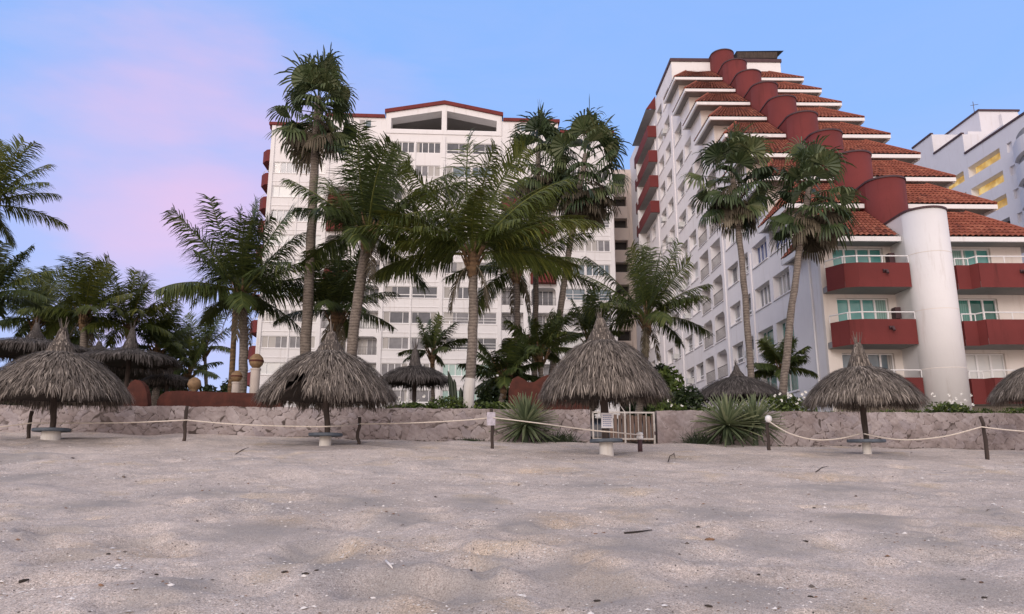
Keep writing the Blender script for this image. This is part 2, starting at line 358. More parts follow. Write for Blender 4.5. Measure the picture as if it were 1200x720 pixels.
def sand_z(x, y):
    i = int(np.clip(np.searchsorted(SY, y)-1, 0, len(SY)-2)); ry = (y-SY[i])/(SY[i+1]-SY[i])
    u = x/max(6, y); j = int(np.clip(np.searchsorted(SU, u)-1, 0, len(SU)-2)); ru = (u-SU[j])/(SU[j+1]-SU[j])
    return float((SZ_[i, j]*(1-ru)+SZ_[i, j+1]*ru)*(1-ry) + (SZ_[i+1, j]*(1-ru)+SZ_[i+1, j+1]*ru)*ry)
def hit(px, py):
    y = 3.5; prev = y
    while y < 24:
        p = P(px, py, y)
        if p.z <= sand_z(p.x, y):
            for _ in range(14):
                mid = (prev+y)/2; q = P(px, py, mid)
                if q.z <= sand_z(q.x, mid): y = mid
                else: prev = mid
            break
        prev = y; y += .1
    p = P(px, py, y); return Vector((p.x, y, sand_z(p.x, y)))
nr, nc = SX_.shape
me = bpy.data.meshes.new('sand')
idx = np.arange(nr*nc).reshape(nr, nc)
q = np.stack([idx[:-1,:-1], idx[:-1,1:], idx[1:,1:], idx[1:,:-1]], -1).reshape(-1, 4)
me.from_pydata(np.stack([SX_, SY_, SZ_], -1).reshape(-1, 3).tolist(), [], q.tolist()); me.materials.append(SAND)
me.polygons.foreach_set('use_smooth', [True]*len(q)); me.update()
for nm, A in (('grey_patch', HOL), ('ochre', OCH)):
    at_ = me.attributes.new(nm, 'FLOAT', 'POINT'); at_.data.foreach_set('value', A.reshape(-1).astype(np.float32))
sand = bpy.data.objects.new('sand', me); COL.objects.link(sand); tag(sand, kind='structure')
mb = MB(); dl = -60
mb.face([(-700, wallD(-40)+.15, GZ), (-40, wallD(-40)+.15, GZ), (40, wallD(40)+.15, GZ), (700, wallD(40)+.15, GZ), (700, 900, GZ), (-700, 900, GZ)])
g = mb.build('ground', SOIL); tag(g, kind='structure')
# ------------------------------------------------------------------ facade helpers
def holed(mb, f, u0, u1, v0, v1, holes, m=0, back=True):
    us = sorted({u0, u1, *[h[0] for h in holes], *[h[1] for h in holes]}); vs_ = sorted({v0, v1, *[h[2] for h in holes], *[h[3] for h in holes]})
    us = [u for u in us if u0-1e-6 <= u <= u1+1e-6]; vs_ = [v for v in vs_ if v0-1e-6 <= v <= v1+1e-6]
    for i in range(len(vs_)-1):
        cv = (vs_[i]+vs_[i+1])/2; run = None
        row = [h for h in holes if h[2] < cv < h[3]]
        for j in range(len(us)-1):
            cu = (us[j]+us[j+1])/2
            solid = not any(h[0] < cu < h[1] for h in row)
            if solid: mb.face([f(us[j], vs_[i], 0), f(us[j+1], vs_[i], 0), f(us[j+1], vs_[i+1], 0), f(us[j], vs_[i+1], 0)], m)
    for a, b, c, d, dep in holes:
        mb.face([f(a,c,0), f(a,d,0), f(a,d,dep), f(a,c,dep)], m); mb.face([f(b,c,0), f(b,c,dep), f(b,d,dep), f(b,d,0)], m)
        mb.face([f(a,d,0), f(b,d,0), f(b,d,dep), f(a,d,dep)], m); mb.face([f(a,c,0), f(a,c,dep), f(b,c,dep), f(b,c,0)], m)
        if back: mb.face([f(a,c,dep), f(b,c,dep), f(b,d,dep), f(a,d,dep)], m)
_wc = {}
def win_meshes(style, W, H):
    key = (style, round(W, 1), round(H, 1))
    if key in _wc: return _wc[key]
    fr = MB(); pn = MB(); t = .06; y0, y1 = -.09, .03
    def bar(x0, x1, z0, z1): fr.box((x0, y0, z0), (x1, y1, z1))
    bar(-W/2, W/2, 0, t); bar(-W/2, W/2, H-t, H); bar(-W/2, -W/2+t, t, H-t); bar(W/2-t, W/2, t, H-t)
    if style == 'two':
        bar(-t/2, t/2, t, H-t)
        for a, b in ((-W/2+t, -t/2), (t/2, W/2-t)): bar(a, b, H*.26, H*.26+.09)
    elif style == 'four':
        for k in (-1, 0, 1): bar(k*W/4-t*.8, k*W/4+t*.8, t, H-t)
    elif style == 'three':
        for k in (-.5, .5): bar(k*W*.5-t/2, k*W*.5+t/2, t, H-t)
    elif style == 'slats':
        bar(-t/2, t/2, t, H-t)
        for a, b in ((-W/2+t, -t/2), (t/2, W/2-t)):
            for zz in (.25, .5): bar(a, b, H*zz, H*zz+.05)
        bar(-W*.27, -W*.23, t, H*.25)
    elif style == 'door':
        bar(-t/2, t/2, t, H-t); bar(-W*.27, -W*.27+t*.6, t, H-t); bar(W*.25, W*.25+t*.6, t, H-t)
    else:
        bar(-t/2, t/2, t, H-t)
    pn.box((-W/2+.02, -.02, .02), (W/2-.02, .02, H-.02))
    f1 = bpy.data.meshes.new('window'); f1.from_pydata(fr.v, [], fr.f); f1.materials.append(FRAME)
    pm_ = []
    _wc[key] = (f1, pn); return _wc[key]
_pc = {}
def pane_mesh(key, pn, mat):
    k = (key, mat.name)
    if k not in _pc:
        me = bpy.data.meshes.new('pane'); me.from_pydata(pn.v, [], pn.f); me.materials.append(mat); _pc[k] = me
    return _pc[k]
def window(root, style, W, H, loc, rz, mat, name='window'):
    f1, pn = win_meshes(style, W, H)
    o = inst(name, f1, root, loc, rz)
    inst('pane', pane_mesh((style, round(W, 1), round(H, 1)), pn, mat), o, (0, 0, 0))
    return o
def railing_mesh(W, H, bars, mat, name='railing', r=.02):
    m = MB(); m.box((-W/2, -r, H-.05), (W/2, r, H)); m.box((-W/2, -r, .06), (W/2, r, .10))
    for i in range(bars+1):
        x = -W/2 + r + (W-2*r)*i/bars; m.box((x-r*.6, -r*.6, .10), (x+r*.6, r*.6, H-.05))
    me = bpy.data.meshes.new(name); me.from_pydata(m.v, [], m.f); me.materials.append(mat); return me
def arch_fill(mb, f, a, b, d, r, m=0):
    """rounded upper corners of an opening a..b with head d"""
    for s, x in ((1, a), (-1, b)):
        pts = [(x, d)]
        for i in range(7):
            an = math.pi/2*i/6; pts.append((x + s*(r - r*math.sin(an)), d - r + r*math.cos(an)))
        pts = [(x, d)] + [(x+s*r*(1-math.cos(t)), d - r*(1-math.sin(t))) for t in [math.pi/2*i/6 for i in range(7)]]
        for w0, w1 in ((.004, .22),):
            mb.face([f(u, v, w0) for u, v in pts], m); mb.face([f(u, v, w1) for u, v in pts], m)
            for i in range(1, len(pts)-1): mb.face([f(*pts[i], w0), f(*pts[i+1], w0), f(*pts[i+1], w1), f(*pts[i], w1)], m)
# ------------------------------------------------------------------ left apartment block
def left_block():
    rnd = random.Random(11)
    c = (-8.0, 81.0, GZ); root = empty('apartment_block', c, R(3.5), 'broad white apartment block of eleven storeys with low red gable, behind the palms', 'apartment building')
    f = lambda u, v, w_: (u, w_, v)          # local: u right, w into the building, v above base
    H0 = 8.4 + CZ - GZ                       # head of the lowest visible windows
    win = [(-19.35,-16.55), (-16.35,-13.55), (-6.3,-3.4), (-3.2,-.35), (.35,3.2), (3.4,6.3), (13.55,16.35), (16.55,19.35)]
    log = [(-13.0,-10.2), (-9.3,-6.85), (6.85,9.3), (10.2,13.0)]
    wall = MB(); holes = []; wins = []; logs = []
    for k in range(-2, 11):
        hd = H0 + 2.9*k
        for i, (a, b) in enumerate(win):
            if k == 10 and abs(a+b)/2 > 13: continue
            holes.append((a, b, hd-1.35, hd, .22)); wins.append((a, b, hd-1.35, k, i//2))
        if k < 9:
            for i, (a, b) in enumerate(log): holes.append((a, b, hd-2.0, hd+.05, 1.3)); logs.append((a, b, hd-2.0, k, i))
    top = 39.0 + CZ - GZ; tg = 40.4 + CZ - GZ
    holed(wall, f, -19.9, 19.9, 0, top, holes)
    # stacked wings and gable screen above the eleventh floor
    holed(wall, f, -13.5, -6.8, top, tg-.1, [(-9.9,-8.5,top+.15,tg-.35,.2)]); holed(wall, f, 6.8, 13.5, top, tg-.1, [(8.3,9.7,top+.15,tg-.35,.2)])
    z0 = 38.8 + CZ - GZ; ze = 40.9 + CZ - GZ; zp = 42.2 + CZ - GZ
    def gz(u): return zp - (zp-ze)*abs(u)/6.8
    for s in (-1, 1):
        o = [(s*.3, z0+.02), (s*6.2, z0+.02), (s*6.2, gz(6.2)-.75), (s*.3, gz(.3)-.75)]
        wall.face([f(u, v, -.12) for u, v in [(0, o[0][1]), o[0], o[3], (0, o[3][1])]])
        wall.face([f(u, v, -.12) for u, v in [o[1], (s*6.8, o[1][1]), (s*6.8, gz(6.8)), (s*6.2, gz(6.2)-.75)]])
        wall.face([f(u, v, -.12) for u, v in [(0, gz(0)), (s*6.8, gz(6.8)), (s*6.2, gz(6.2)-.75), (s*.3, gz(.3)-.75), (0, gz(.3)-.75)]])
        for i in range(4):
            a, b = o[i], o[(i+1) % 4]; wall.face([f(*a, -.12), f(*b, -.12), f(*b, 1.6), f(*a, 1.6)])
        wall.face([f(0, gz(0)-.08, -.1), f(s*6.75, gz(6.75)-.08, -.1), f(s*6.75, gz(6.75)-.08, 7), f(0, gz(0)-.08, 7)], 1)
        wall.face([f(s*6.8, z0-.3, -.12), f(s*6.8, gz(6.8), -.12), f(s*6.8, gz(6.8), 16), f(s*6.8, z0-.3, 16)])
        wall.box((s*19.9 if s < 0 else 19.9-.001, -.0, 0), ((s*19.9+.001) if s < 0 else 19.9, 16, top))
        wall.face([f(s*13.5, top, 0), f(s*13.5, tg, 0), f(s*13.5, tg, 16), f(s*13.5, top, 16)])
    wall.face([f(-6.8, top-.6, -.12), f(6.8, top-.6, -.12), f(6.8, z0+.02, -.12), f(-6.8, z0+.02, -.12)])
    wall.face([f(-6.8, top-.6, -.12), f(6.8, top-.6, -.12), f(6.8, top-.6, 0), f(-6.8, top-.6, 0)])
    wall.face([f(-19.9, top, 0), f(19.9, top, 0), f(19.9, top, 16), f(-19.9, top, 16)])
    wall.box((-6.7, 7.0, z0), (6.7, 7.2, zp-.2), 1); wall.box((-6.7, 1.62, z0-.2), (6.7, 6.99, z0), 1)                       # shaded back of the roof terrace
    for u in (-19.63, -13.28, -6.58, 0, 6.58, 13.28, 19.63, -9.75, 9.75): wall.box((u-.2, -.14, 0), (u+.2, .003, top-.8 if abs(u) < 7 else top-.05))
    for u in (-16.45, -3.3, 3.3, 16.45): wall.box((u-.07, -.09, 0), (u+.07, .002, top-1.9 if abs(u) < 7 else top-3.2))
    for k in range(-2, 10):
        hd = H0+2.9*k
        for a, b in ((-19.42,-13.48), (-6.37,-.22), (.22,6.37), (13.48,19.42)):
            wall.box((a, -.05, hd-2.42), (b, .0015, hd-2.34)); wall.box((a, -.07, hd-1.43), (b, .0018, hd-1.36))
    for (a, b, z, k, i) in logs:
        if k % 2 == 0: arch_fill(wall, f, a, b, z+2.05, .5)
    wall.build('wall', [WHITE, GREY], root)
    rf = MB()
    for s in (-1, 1):
        rf.face([f(0, zp+.45, -.35), f(s*6.95, ze+.42, -.35), f(s*6.95, ze-.02, -.35), f(0, zp+.01, -.35)])
        rf.face([f(0, zp+.45, -.35), f(s*6.95, ze+.42, -.35), f(s*6.95, ze+.42, 16), f(0, zp+.45, 16)])
        rf.face([f(0, zp+.01, -.35), f(s*6.95, ze-.02, -.35), f(s*6.95, ze-.02, 0), f(0, zp+.01, 0)])
        rf.face([f(s*6.95, ze+.42, -.35), f(s*6.95, ze-.02, -.35), f(s*6.95, ze-.02, 16), f(s*6.95, ze+.42, 16)])
        a, b = sorted((s*6.96, s*13.7)); rf.box((a, -.25, tg-.1), (b, 16, tg+.28))
        a, b = sorted((s*13.71, s*20.2)); rf.box((a, -.25, top), (b, 16, top+.35))
    rf.build('roof', RED, root)
    for a, b, z in ((-9.9,-8.5,top+.15), (8.3,9.7,top+.15)): window(root, 'plain', b-a, tg-.5-top, ((a+b)/2, .15, z), 0, PANES[4])
    styles = ['two', 'four', 'two', 'slats', 'three', 'four']
    for (a, b, z, k, g_) in wins:
        rr = random.Random(k*17+g_*5)
        st = {(0,-1): 'four'}.get((g_, k)) or rr.choice(styles)
        pal = [0,0,1,1,1,2,3,4]
        mat = PANES[rr.choice(pal)]
        if k in (0, 1) and g_ == 2: mat = PANES[5]
        if k == 2 and g_ == 3 and a > 16: mat = PANES[6]
        if k in (9, 7, 2) and g_ in (0, 1): st = 'four' if k != 2 else 'three'; mat = PANES[1]
        if k == 10: st = 'four' if a < 0 else 'two'; mat = PANES[0]
        window(root, st, b-a-.02, 1.33, ((a+b)/2, .17, z+.01), 0, mat)
    rail = railing_mesh(2.4, .9, 12, RAILM); rail2 = railing_mesh(2.8, .9, 14, RAILM)
    for (a, b, z, k, i) in logs:
        W = b-a; red = k >= 5 and k % 2 == 1 and i in (0, 3) or k == 8
        dr = window(root, 'door', W-.3, 1.95, ((a+b)/2, 1.25, z+.02), 0, PANES[rnd.choice([0, 1, 2, 3, 1])], 'balcony_door')
        if red:
            m = MB(); m.prism([(a-.1, -.0), (a+.35, -.95), (b-.35, -.95), (b+.1, -.0)], z-.45, z+.85)
            m.build('balcony_parapet', RED, root)
        else:
            inst('railing', rail if W < 2.6 else rail2, root, ((a+b)/2, .08, z+.01))
    # red balconies stacked on the left end wall
    for k in range(-2, 11):
        z = H0 + 2.9*k - 2.0
        m = MB(); m.prism([(-19.905, .9), (-20.6, 1.1), (-21.2, 1.9), (-21.2, 5.2), (-19.905, 5.8)], z-.35, z+1.05); b_ = m.build('end_balcony', RED, root)
        if k == 10: continue
        rl = MB(); rl.tube([(-19.95, 1.0, z+1.35), (-20.6, 1.2, z+1.35), (-21.1, 1.95, z+1.35), (-21.1, 5.2, z+1.35)], .025, 6)
        for p in ((-20.6, 1.2), (-21.1, 1.95), (-21.1, 3.5), (-21.1, 5.1)): rl.tube([(p[0], p[1], z+1.05), (p[0], p[1], z+1.35)], .02, 5)
        rl.build('railing', FRAME, b_)
    ex = MB(); ex.box((-20.3, .6, top-.1), (-19.91, 6, top+.25)); ex.build('end_eave', RED, root)
left_block()
# air conditioners
AC = plain('ac_casing', (.6, .6, .58), .5, .1, 5)
def stair_tower():
    a = P(732, 400, 93); root = empty('stair_tower', (a.x, 93, GZ), R(1), 'narrow beige stair tower with dark openings, between the two white buildings', 'stair tower')
    wall = MB(); f = lambda u, v, w_: (u, w_, v); hs = []
    for k in range(12):
        hs.append((-.85, .85, 2.1+3.0*k, 3.45+3.0*k, 1.2))
    holed(wall, f, -1.15, 3.4, 0, 37, hs); wall.box((-1.15, .01, 37), (3.4, 6, 37.3)); wall.build('wall', BEIGE, root)
    for a_, b_, c_, d_, e_ in hs:
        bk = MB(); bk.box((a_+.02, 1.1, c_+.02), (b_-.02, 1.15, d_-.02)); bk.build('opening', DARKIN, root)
    pp = MB(); pp.tube([(1.05, -.12, 0), (1.05, -.12, 36.8)], .07, 8); pp.tube([(-1.08, -.1, 0), (-1.08, -.1, 36.8)], .05, 8); pp.build('drainpipe', BEIGE, root)
stair_tower()
# ------------------------------------------------------------------ terraced hotel on the right
PHI = R(.97)
eX = Vector((math.cos(PHI), math.sin(PHI), 0)); eD = Vector((-math.sin(PHI), math.cos(PHI), 0))
def frame_root(name, X, D, label, cat):
    p = eX*X + eD*D; return empty(name, (p.x, p.y, GZ), PHI, label, cat)
def terraced():
    rnd = random.Random(4)
    X0, D0 = 22.9, 50.0
    root = frame_root('terraced_hotel', X0, D0, 'tall white terraced hotel with stepped tile roofs and a stack of round red shafts', 'hotel')
    off = (X0, D0, -CZ+GZ)      # local builder coordinates: (X, D, H above camera)
    GH = GZ - CZ
    He = [12.1+3.09*n for n in range(9)]; De = [37.5+3.41*n for n in range(9)]
    XL, XR = 17.4, 28.6
    # --- side wall with openings, stepping back with the tiers
    bays = [(42.9,45.6,'w'), (46.2,49.0,'w'), (49.9,51.5,'w'), (52.1,54.6,'w'), (56.0,58.7,'l'), (59.4,62.1,'l'), (62.7,65.1,'w'), (65.7,68.5,'w'), (70.3,72.6,'w'), (73.5,75.9,'w'), (79.0,81.0,'w'), (82.2,84.2,'w'), (86.0,88.5,'w')]
    side = MB(); f = lambda u, v, w_: (XL+w_, u, v)
    rows = [3.0+2.98*k for k in range(13)]
    def startD(H):      # front of the side wall at height H
        n = sum(1 for h in He if H > h+.2)
        return 38.7 if n == 0 else De[n]+1.2 if n < 9 else 68.4
    levels = [GH] + [h+.35 for h in He] + [40.6]
    wins = []
    for i in range(len(levels)-1):
        z0, z1 = levels[i], levels[i+1]
        d0 = 38.7 if i == 0 else De[i]+1.2 if i < 9 else 68.4
        if i == 9: d0 = 68.4
        d1 = 93.0
        hs = []
        for hd in rows:
            lo, hi = hd-1.5, hd
            for a, b, t in bays:
                if t == 'l': lo, hi = hd-2.05, hd+.08
                else: lo, hi = hd-1.45, hd
                mid = (lo+hi)/2
                if not (z0 < mid <= z1): continue
                if lo < z0 or hi > z1: lo, hi = max(lo, z0+.02), min(hi, z1-.02)
                if hi-lo < .8 or a < d0+.5: continue
                hs.append((a, b, lo, hi, .5 if t == 'w' else 1.2)); wins.append((a, b, lo, hi, t, hd))
        holed(side, f, d0, d1, z0, z1, hs)
        for k, (a, b, lo, hi, t, hd) in enumerate(wins):
            pass
    for (a, b, lo, hi, t, hd) in wins:
        if t == 'l' and round((hd-3)/2.98) % 4 in (0, 2, 3) and hi-lo > 2: arch_fill(side, f, a, b, hi, .55)
    side.box((XL, 92.9, GH), (XR, 93, 40.6)); side.box((XL+.01, 68.42, 40.3), (XR, 92.9, 40.58))
    for D, zt in ((49.45, 14.6), (55.3, 20.5), (69.3, 35.0), (77.2, 38.0)): side.box((XL-.1, D-.17, GH), (XL-.002, D+.17, zt))
    for (a, b, lo, hi, t, hd) in wins:
        side.box((XL-.07, a-.1, lo-.12), (XL-.003, b+.1, lo-.05))
    side.build('side_wall', LAV, root, off)
    rl = railing_mesh(2.7, .95, 12, RAILM)
    acn = 0
    acm = MB(); acm.box((-.36, -.32, 0), (.36, .22, .48)); acm.box((-.3, -.34, .06), (.3, -.32, .42)); acme = bpy.data.meshes.new('air_conditioner'); acme.from_pydata(acm.v, [], acm.f); acme.materials.append(AC)
    for (a, b, lo, hi, t, hd) in wins:
        loc = Vector((XL+.42 if t == 'w' else XL+1.12, (a+b)/2, lo+.01)) - Vector(off)
        row = round((hd-3)/2.98)
        if t == 'w':
            near = b < 49.5
            mat = (TEALD if row <= 2 else PANES[1] if row == 3 else BLUEG) if near else PANES[rnd.choice([0, 0, 1, 1, 0, 2])]
            wo = window(root, 'four' if near and row > 2 else ('three' if near else rnd.choice(['two', 'plain', 'two', 'slats'])), b-a-.02, hi-lo-.02, loc, -math.pi/2, mat)
            if not near and rnd.random() < .3:
                inst('air_conditioner', acme, root, Vector((XL-.08, a+.5+rnd.random()*(b-a-1), lo+.0))-Vector(off), -math.pi/2)
        else:
            window(root, 'door', b-a-.4, min(1.95, hi-lo-.05), loc, -math.pi/2, PANES[rnd.choice([0, 1, 2])], 'balcony_door')
            inst('railing', rl, root, Vector((XL+.06, (a+b)/2, lo+.01))-Vector(off), -math.pi/2)
    # --- front walls of each tier
    for n in range(10):
        d = 38.7 if n == 0 else De[n]+1.2 if n < 9 else 68.4
        z0 = GH if n == 0 else He[n-1]+.2; z1 = He[n] if n < 9 else 40.6
        if n == 9: d = 68.4
        fr = MB(); ff = lambda u, v, w_: (u, d+w_, v); hs = []
        if n == 0:
            for k in range(3):
                zf = 12.5-3.0*(k+1)
                for a, b in ((18.15, 20.95), (23.95, 26.9)): hs.append((a, b, zf+.03, zf+(2.32 if k == 0 else 2.5), .3))
        elif n < 9:
            for a, b in ((18.7, 20.9), (24.4, 27.2)): hs.append((a, b, He[n]-.98, He[n]-.36, .2))
        holed(fr, ff, XL+.001, XR, z0, z1, hs)
        fr.face([(XR, d, z0), (XR, d, z1), (XR, 92.9, z1), (XR, 92.9, z0)])
        if n == 0:
            fr.box((XL-.02, 38.62, GH), (XL+.16, 38.9, 11.9))
        fr.build('front_wall', CREAM if n < 9 else WHITE, root, off)
        for a, b, c_, d_, e_ in hs:
            if n == 0:
                row = round((12.5-c_)/3.0)
                mat = TEAL if (row == 1 or (row == 2 and a < 22)) else TEALD if row == 2 else PANES[4] if a < 22 else PANES[3]
                window(root, 'four', b-a-.02, d_-c_-.02, Vector(((a+b)/2, d+.22, c_+.01))-Vector(off), 0, mat, 'sliding_door')
            else: window(root, 'three', b-a-.02, d_-c_-.02, Vector(((a+b)/2, d+.14, c_+.01))-Vector(off), 0, PANES[2] if n % 2 else TEALD)
    cp = MB(); cp.box((XL-.12, 68.28, 40.6), (XR+.1, 68.6, 40.95)); cp.box((XL-.12, 68.6, 40.6), (XL+.2, 75.4, 40.95)); cp.build('parapet_coping', COPING, root, off)
    # --- tile roofs with corrugated pantiles, white eaves and grey soffits
    EL, ER = 16.76, 29.2
    def corr(mb, p00, p10, p01, p11, pitch, rnd):
        """corrugated sheet: rows of pantiles running from the eave (p00-p10) to the top (p01-p11)"""
        p00, p10, p01, p11 = map(Vector, (p00, p10, p01, p11))
        L = (p10-p00).length; n = max(2, int(L/pitch)); nrm = (p10-p00).cross(p01-p00).normalized()
        if nrm.z < 0: nrm = -nrm
        rowsN = max(2, int((p01-p00).length/.42)); S = 6
        for i in range(n):
            for r in range(rowsN):
                tone = min(1, max(0, rnd.gauss(.5, .2))); va, vb = r/rowsN, (r+1)/rowsN
                ring = []
                for v, lift in ((va, .05), (vb+.03, .0)):
                    l = []
                    for s in range(S+1):
                        u = (i+s/S)/n; a = p00.lerp(p10, u); b = p01.lerp(p11, u)
                        l.append(a.lerp(b, min(1, v)) + nrm*(.085*math.sin(math.pi*s/S)+lift+.01))
                    ring.append(l)
                for s in range(S): mb.face([ring[0][s], ring[0][s+1], ring[1][s+1], ring[1][s]], 0, tone)
    for n in range(9):
        d, h = De[n], He[n]; m = MB(); rn = random.Random(n)
        dt, ht = d+3.3, h+2.5; xs, xt = EL+2.0, ER-2.0
        XSL, XSR = 22.5-1.2, 22.5+1.2
        corr(m, (EL, d, h), (XSL, d, h), (xs, dt, ht), (XSL, dt, ht), .30, rn)
        corr(m, (XSR, d, h), (ER, d, h), (XSR, dt, ht), (xt, dt, ht), .30, rn)
        db = d+4.75
        corr(m, (EL, d, h), (EL, db, h), (xs, dt, ht), (xs, db, ht), .30, rn)
        corr(m, (ER, d, h), (ER, db, h), (xt, dt, ht), (xt, db, ht), .30, rn)
        m.tube([(EL, d, h+.07), (xs, dt, ht+.06)], .11, 8, 0, .5); m.tube([(ER, d, h+.07), (xt, dt, ht+.06)], .11, 8, 0, .5)
        m.face([(xs, dt+.02, ht), (xt, dt+.02, ht), (xt, db-.03, ht+.02), (xs, db-.03, ht+.02)], 0)
        m.face([(EL, db-.02, h), (xs, db-.02, ht), (xs, db-.02, h)], 0)
        tr = m.build('tile_roof', TILE, root, off)
        e = MB()
        for xa, xb in ((EL, XSL), (XSR, ER)): e.box((xa-.03, d-.05, h-.27), (xb+.03, d+.12, h-.01))
        e.box((EL-.05, d+.121, h-.32), (EL+.10, db, h-.01)); e.box((ER-.10, d+.121, h-.32), (ER+.05, db, h-.01))
        e.box((EL-.05, db-.1, h-.3), (XL, db+.02, h+.0))
        e.build('eave', WHITE, tr, off)
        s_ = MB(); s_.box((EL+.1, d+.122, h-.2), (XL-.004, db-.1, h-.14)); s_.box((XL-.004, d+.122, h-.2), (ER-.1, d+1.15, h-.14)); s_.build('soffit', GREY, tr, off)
    # --- round shafts
    for n in range(10):
        dc = 37.25+3.41*n; top = 13.25+3.09*n; bot = GH if n == 0 else top-6.2; r = 1.13; xc = 22.5
        poly = [(xc+r*math.cos(math.pi+math.pi*i/28), dc+r*math.sin(math.pi+math.pi*i/28)) for i in range(29)] + [(xc+r, dc+3.3), (xc-r, dc+3.3)]
        m = MB(); m.prism(poly, bot, top); so = m.build('stair_shaft', WHITE if n == 0 else RED, root, off)
        for p_ in so.data.polygons: p_.use_smooth = len(p_.vertices) == 4 and abs(p_.normal.z) < .1 and p_.area < 3
        if n == 0:
            jm = MB()
            for zj in (4.9, 7.9, 10.9):
                q = [(xc+(r+.006)*math.cos(math.pi+math.pi*i/28), dc+(r+.006)*math.sin(math.pi+math.pi*i/28)) for i in range(29)]
                for i in range(28): jm.face([(*q[i], zj), (*q[i+1], zj), (*q[i+1], zj+.035), (*q[i], zj+.035)])
            jm.build('cast_joint', CREAM, so, off)
        if n == 0: so['label'] = 'tall white round shaft rising from the garden'
        r2 = r+.05; q = [(xc+r2*math.cos(math.pi+math.pi*i/28), dc+r2*math.sin(math.pi+math.pi*i/28)) for i in range(29)] + [(xc+r2, dc+3.25), (xc-r2, dc+3.25)]
        c_ = MB(); c_.prism(q, top-.02, top+.09); c_.build('coping', COPING, so, off)
    # --- beach-side balconies on the lower floors
    for k in range(3):
        zf = 12.5-3.0*(k+1)
        for sidex in (0, 1):
            d1 = 38.69
            if sidex == 0: poly = [(17.42, d1), (17.42, 38.1), (17.95, 37.15), (18.6, 36.95), (21.32, 36.95), (21.32, d1)]
            else: poly = [(23.66, d1), (23.66, 37.75), (24.05, 37.75), (24.05, 37.4), (24.75, 37.4), (24.95, 36.95), (29.3, 36.95), (29.3, d1)]
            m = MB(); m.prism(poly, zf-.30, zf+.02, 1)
            inner = poly[1:-1] if sidex == 0 else poly[1:-1]
            ring = [Vector((x, y, 0)) for x, y in inner]
            for i in range(len(ring)-1):
                a, b = ring[i], ring[i+1]; t = (b-a).normalized(); nr_ = Vector((-t.y, t.x, 0))
                q = [a, b, b+nr_*.12, a+nr_*.12]
                oa, ob = a-nr_*.012, b-nr_*.012; m.face([(p.x, p.y, zf-.303) for p in (oa, ob)] + [(p.x, p.y, zf+1.0) for p in (ob, oa)])
                m.face([(q[3].x, q[3].y, zf+.02), (q[2].x, q[2].y, zf+.02), (q[2].x, q[2].y, zf+1.0), (q[3].x, q[3].y, zf+1.0)])
                m.face([(p.x, p.y, zf+1.0) for p in q])
            bo = m.build('balcony', [RED, GREY], root, off)
            g_ = MB(); pts = [p+Vector((0, .06, zf+1.38)) for p in ring]; g_.tube(pts, .035, 6)
            seq = []
            for i in range(len(ring)-1):
                L = (ring[i+1]-ring[i]).length; kk = max(1, int(L/1.1))
                seq += [ring[i].lerp(ring[i+1], j/kk) for j in range(kk)]
            for p in seq + [ring[-1]]: g_.tube([p+Vector((0,.06,zf+1.0)), p+Vector((0,.06,zf+1.38))], .028, 6)
            g_.build('railing', FRAME, bo, off)
            sp_ = MB(); xx = 20.0 if sidex == 0 else 27.2
            sp_.tube([(xx, 37.0, zf+.55), (xx, 36.72, zf+.5), (xx, 36.66, zf+.36)], .07, 8); sp_.tube([(xx-.12, 36.93, zf+.55), (xx+.12, 36.93, zf+.55)], .1, 8); sp_.build('drain_spout', COPING, bo, off)
    for k in range(2):
        a_ = MB(); a_.box((21.0, 38.2, 12.5-3.0*(k+1)+1.3), (21.3, 38.6, 12.5-3.0*(k+1)+1.9)); a_.build('air_conditioner', COPING, root, off); a_ = MB(); a_.box((20.98, 38.2, 12.5-3.0*(k+1)+.3), (21.28, 38.6, 12.5-3.0*(k+1)+1.0)); a_.build('air_conditioner', COPING, root, off)
    # --- red balconies on the far part of the side wall
    for k in range(4):
        z = 27.3+2.95*k; m = MB(); m.prism([(XL-.003, 76.6), (16.45, 76.6), (16.6, 85.6), (XL-.003, 86.2)], z, z+.16, 1); m.box((XL-.9, 84, z-2.2), (XL-.004, 84.3, z-.01), 2)
        m.box((16.42, 76.5, z+.0), (XL-.005, 76.62, z+1.35)); m.face([(16.44, 76.5, z), (16.58, 85.7, z), (16.58, 85.7, z+1.35), (16.44, 76.5, z+1.35)]); m.face([(16.54, 76.6, z+.1), (16.68, 85.7, z+.1), (16.68, 85.7, z+1.35), (16.54, 76.6, z+1.35)]); m.face([(16.44, 76.5, z+1.35), (16.54, 76.5, z+1.35), (16.68, 85.7, z+1.35), (16.58, 85.7, z+1.35)])
        m.build('side_balcony', [RED, GREY, WHITE], root, off)
    m = MB(); m.face([(XL, 76.3, 41), (16.3, 76.3, 39.4), (16.45, 86, 39.4), (XL, 86, 41)]); m.face([(XL, 76.3, 41), (16.3, 76.3, 39.4), (XL, 76.3, 39.4)]); m.face([(16.3, 76.35, 39.38), (16.45, 86, 39.38), (XL, 86, 39.38), (XL, 76.35, 39.38)], 1); m.build('balcony_roof', [RED, GREY], root, off)
    # --- roof pergola
    m = MB()
    for x in (25.3, 28.2):
        for y in (70.5, 73.5): m.box((x-.1, y-.1, 40.55), (x+.1, y+.1, 42.6))
    m.face([(24.6, 69.6, 42.6), (29.6, 69.6, 42.7), (29.2, 74.5, 43.2), (24.8, 74.5, 43.2)]); m.box((24.7, 69.7, 41.9), (28.9, 69.9, 42.6)); m.build('roof_pergola', WOOD, root, off)
    # plastic downpipe on the corner
    m = MB(); m.tube([(XL-.08, 39.9, GH), (XL-.08, 39.9, 11.6)], .05, 8); m.build('drainpipe', WHITE, root, off)
terraced()
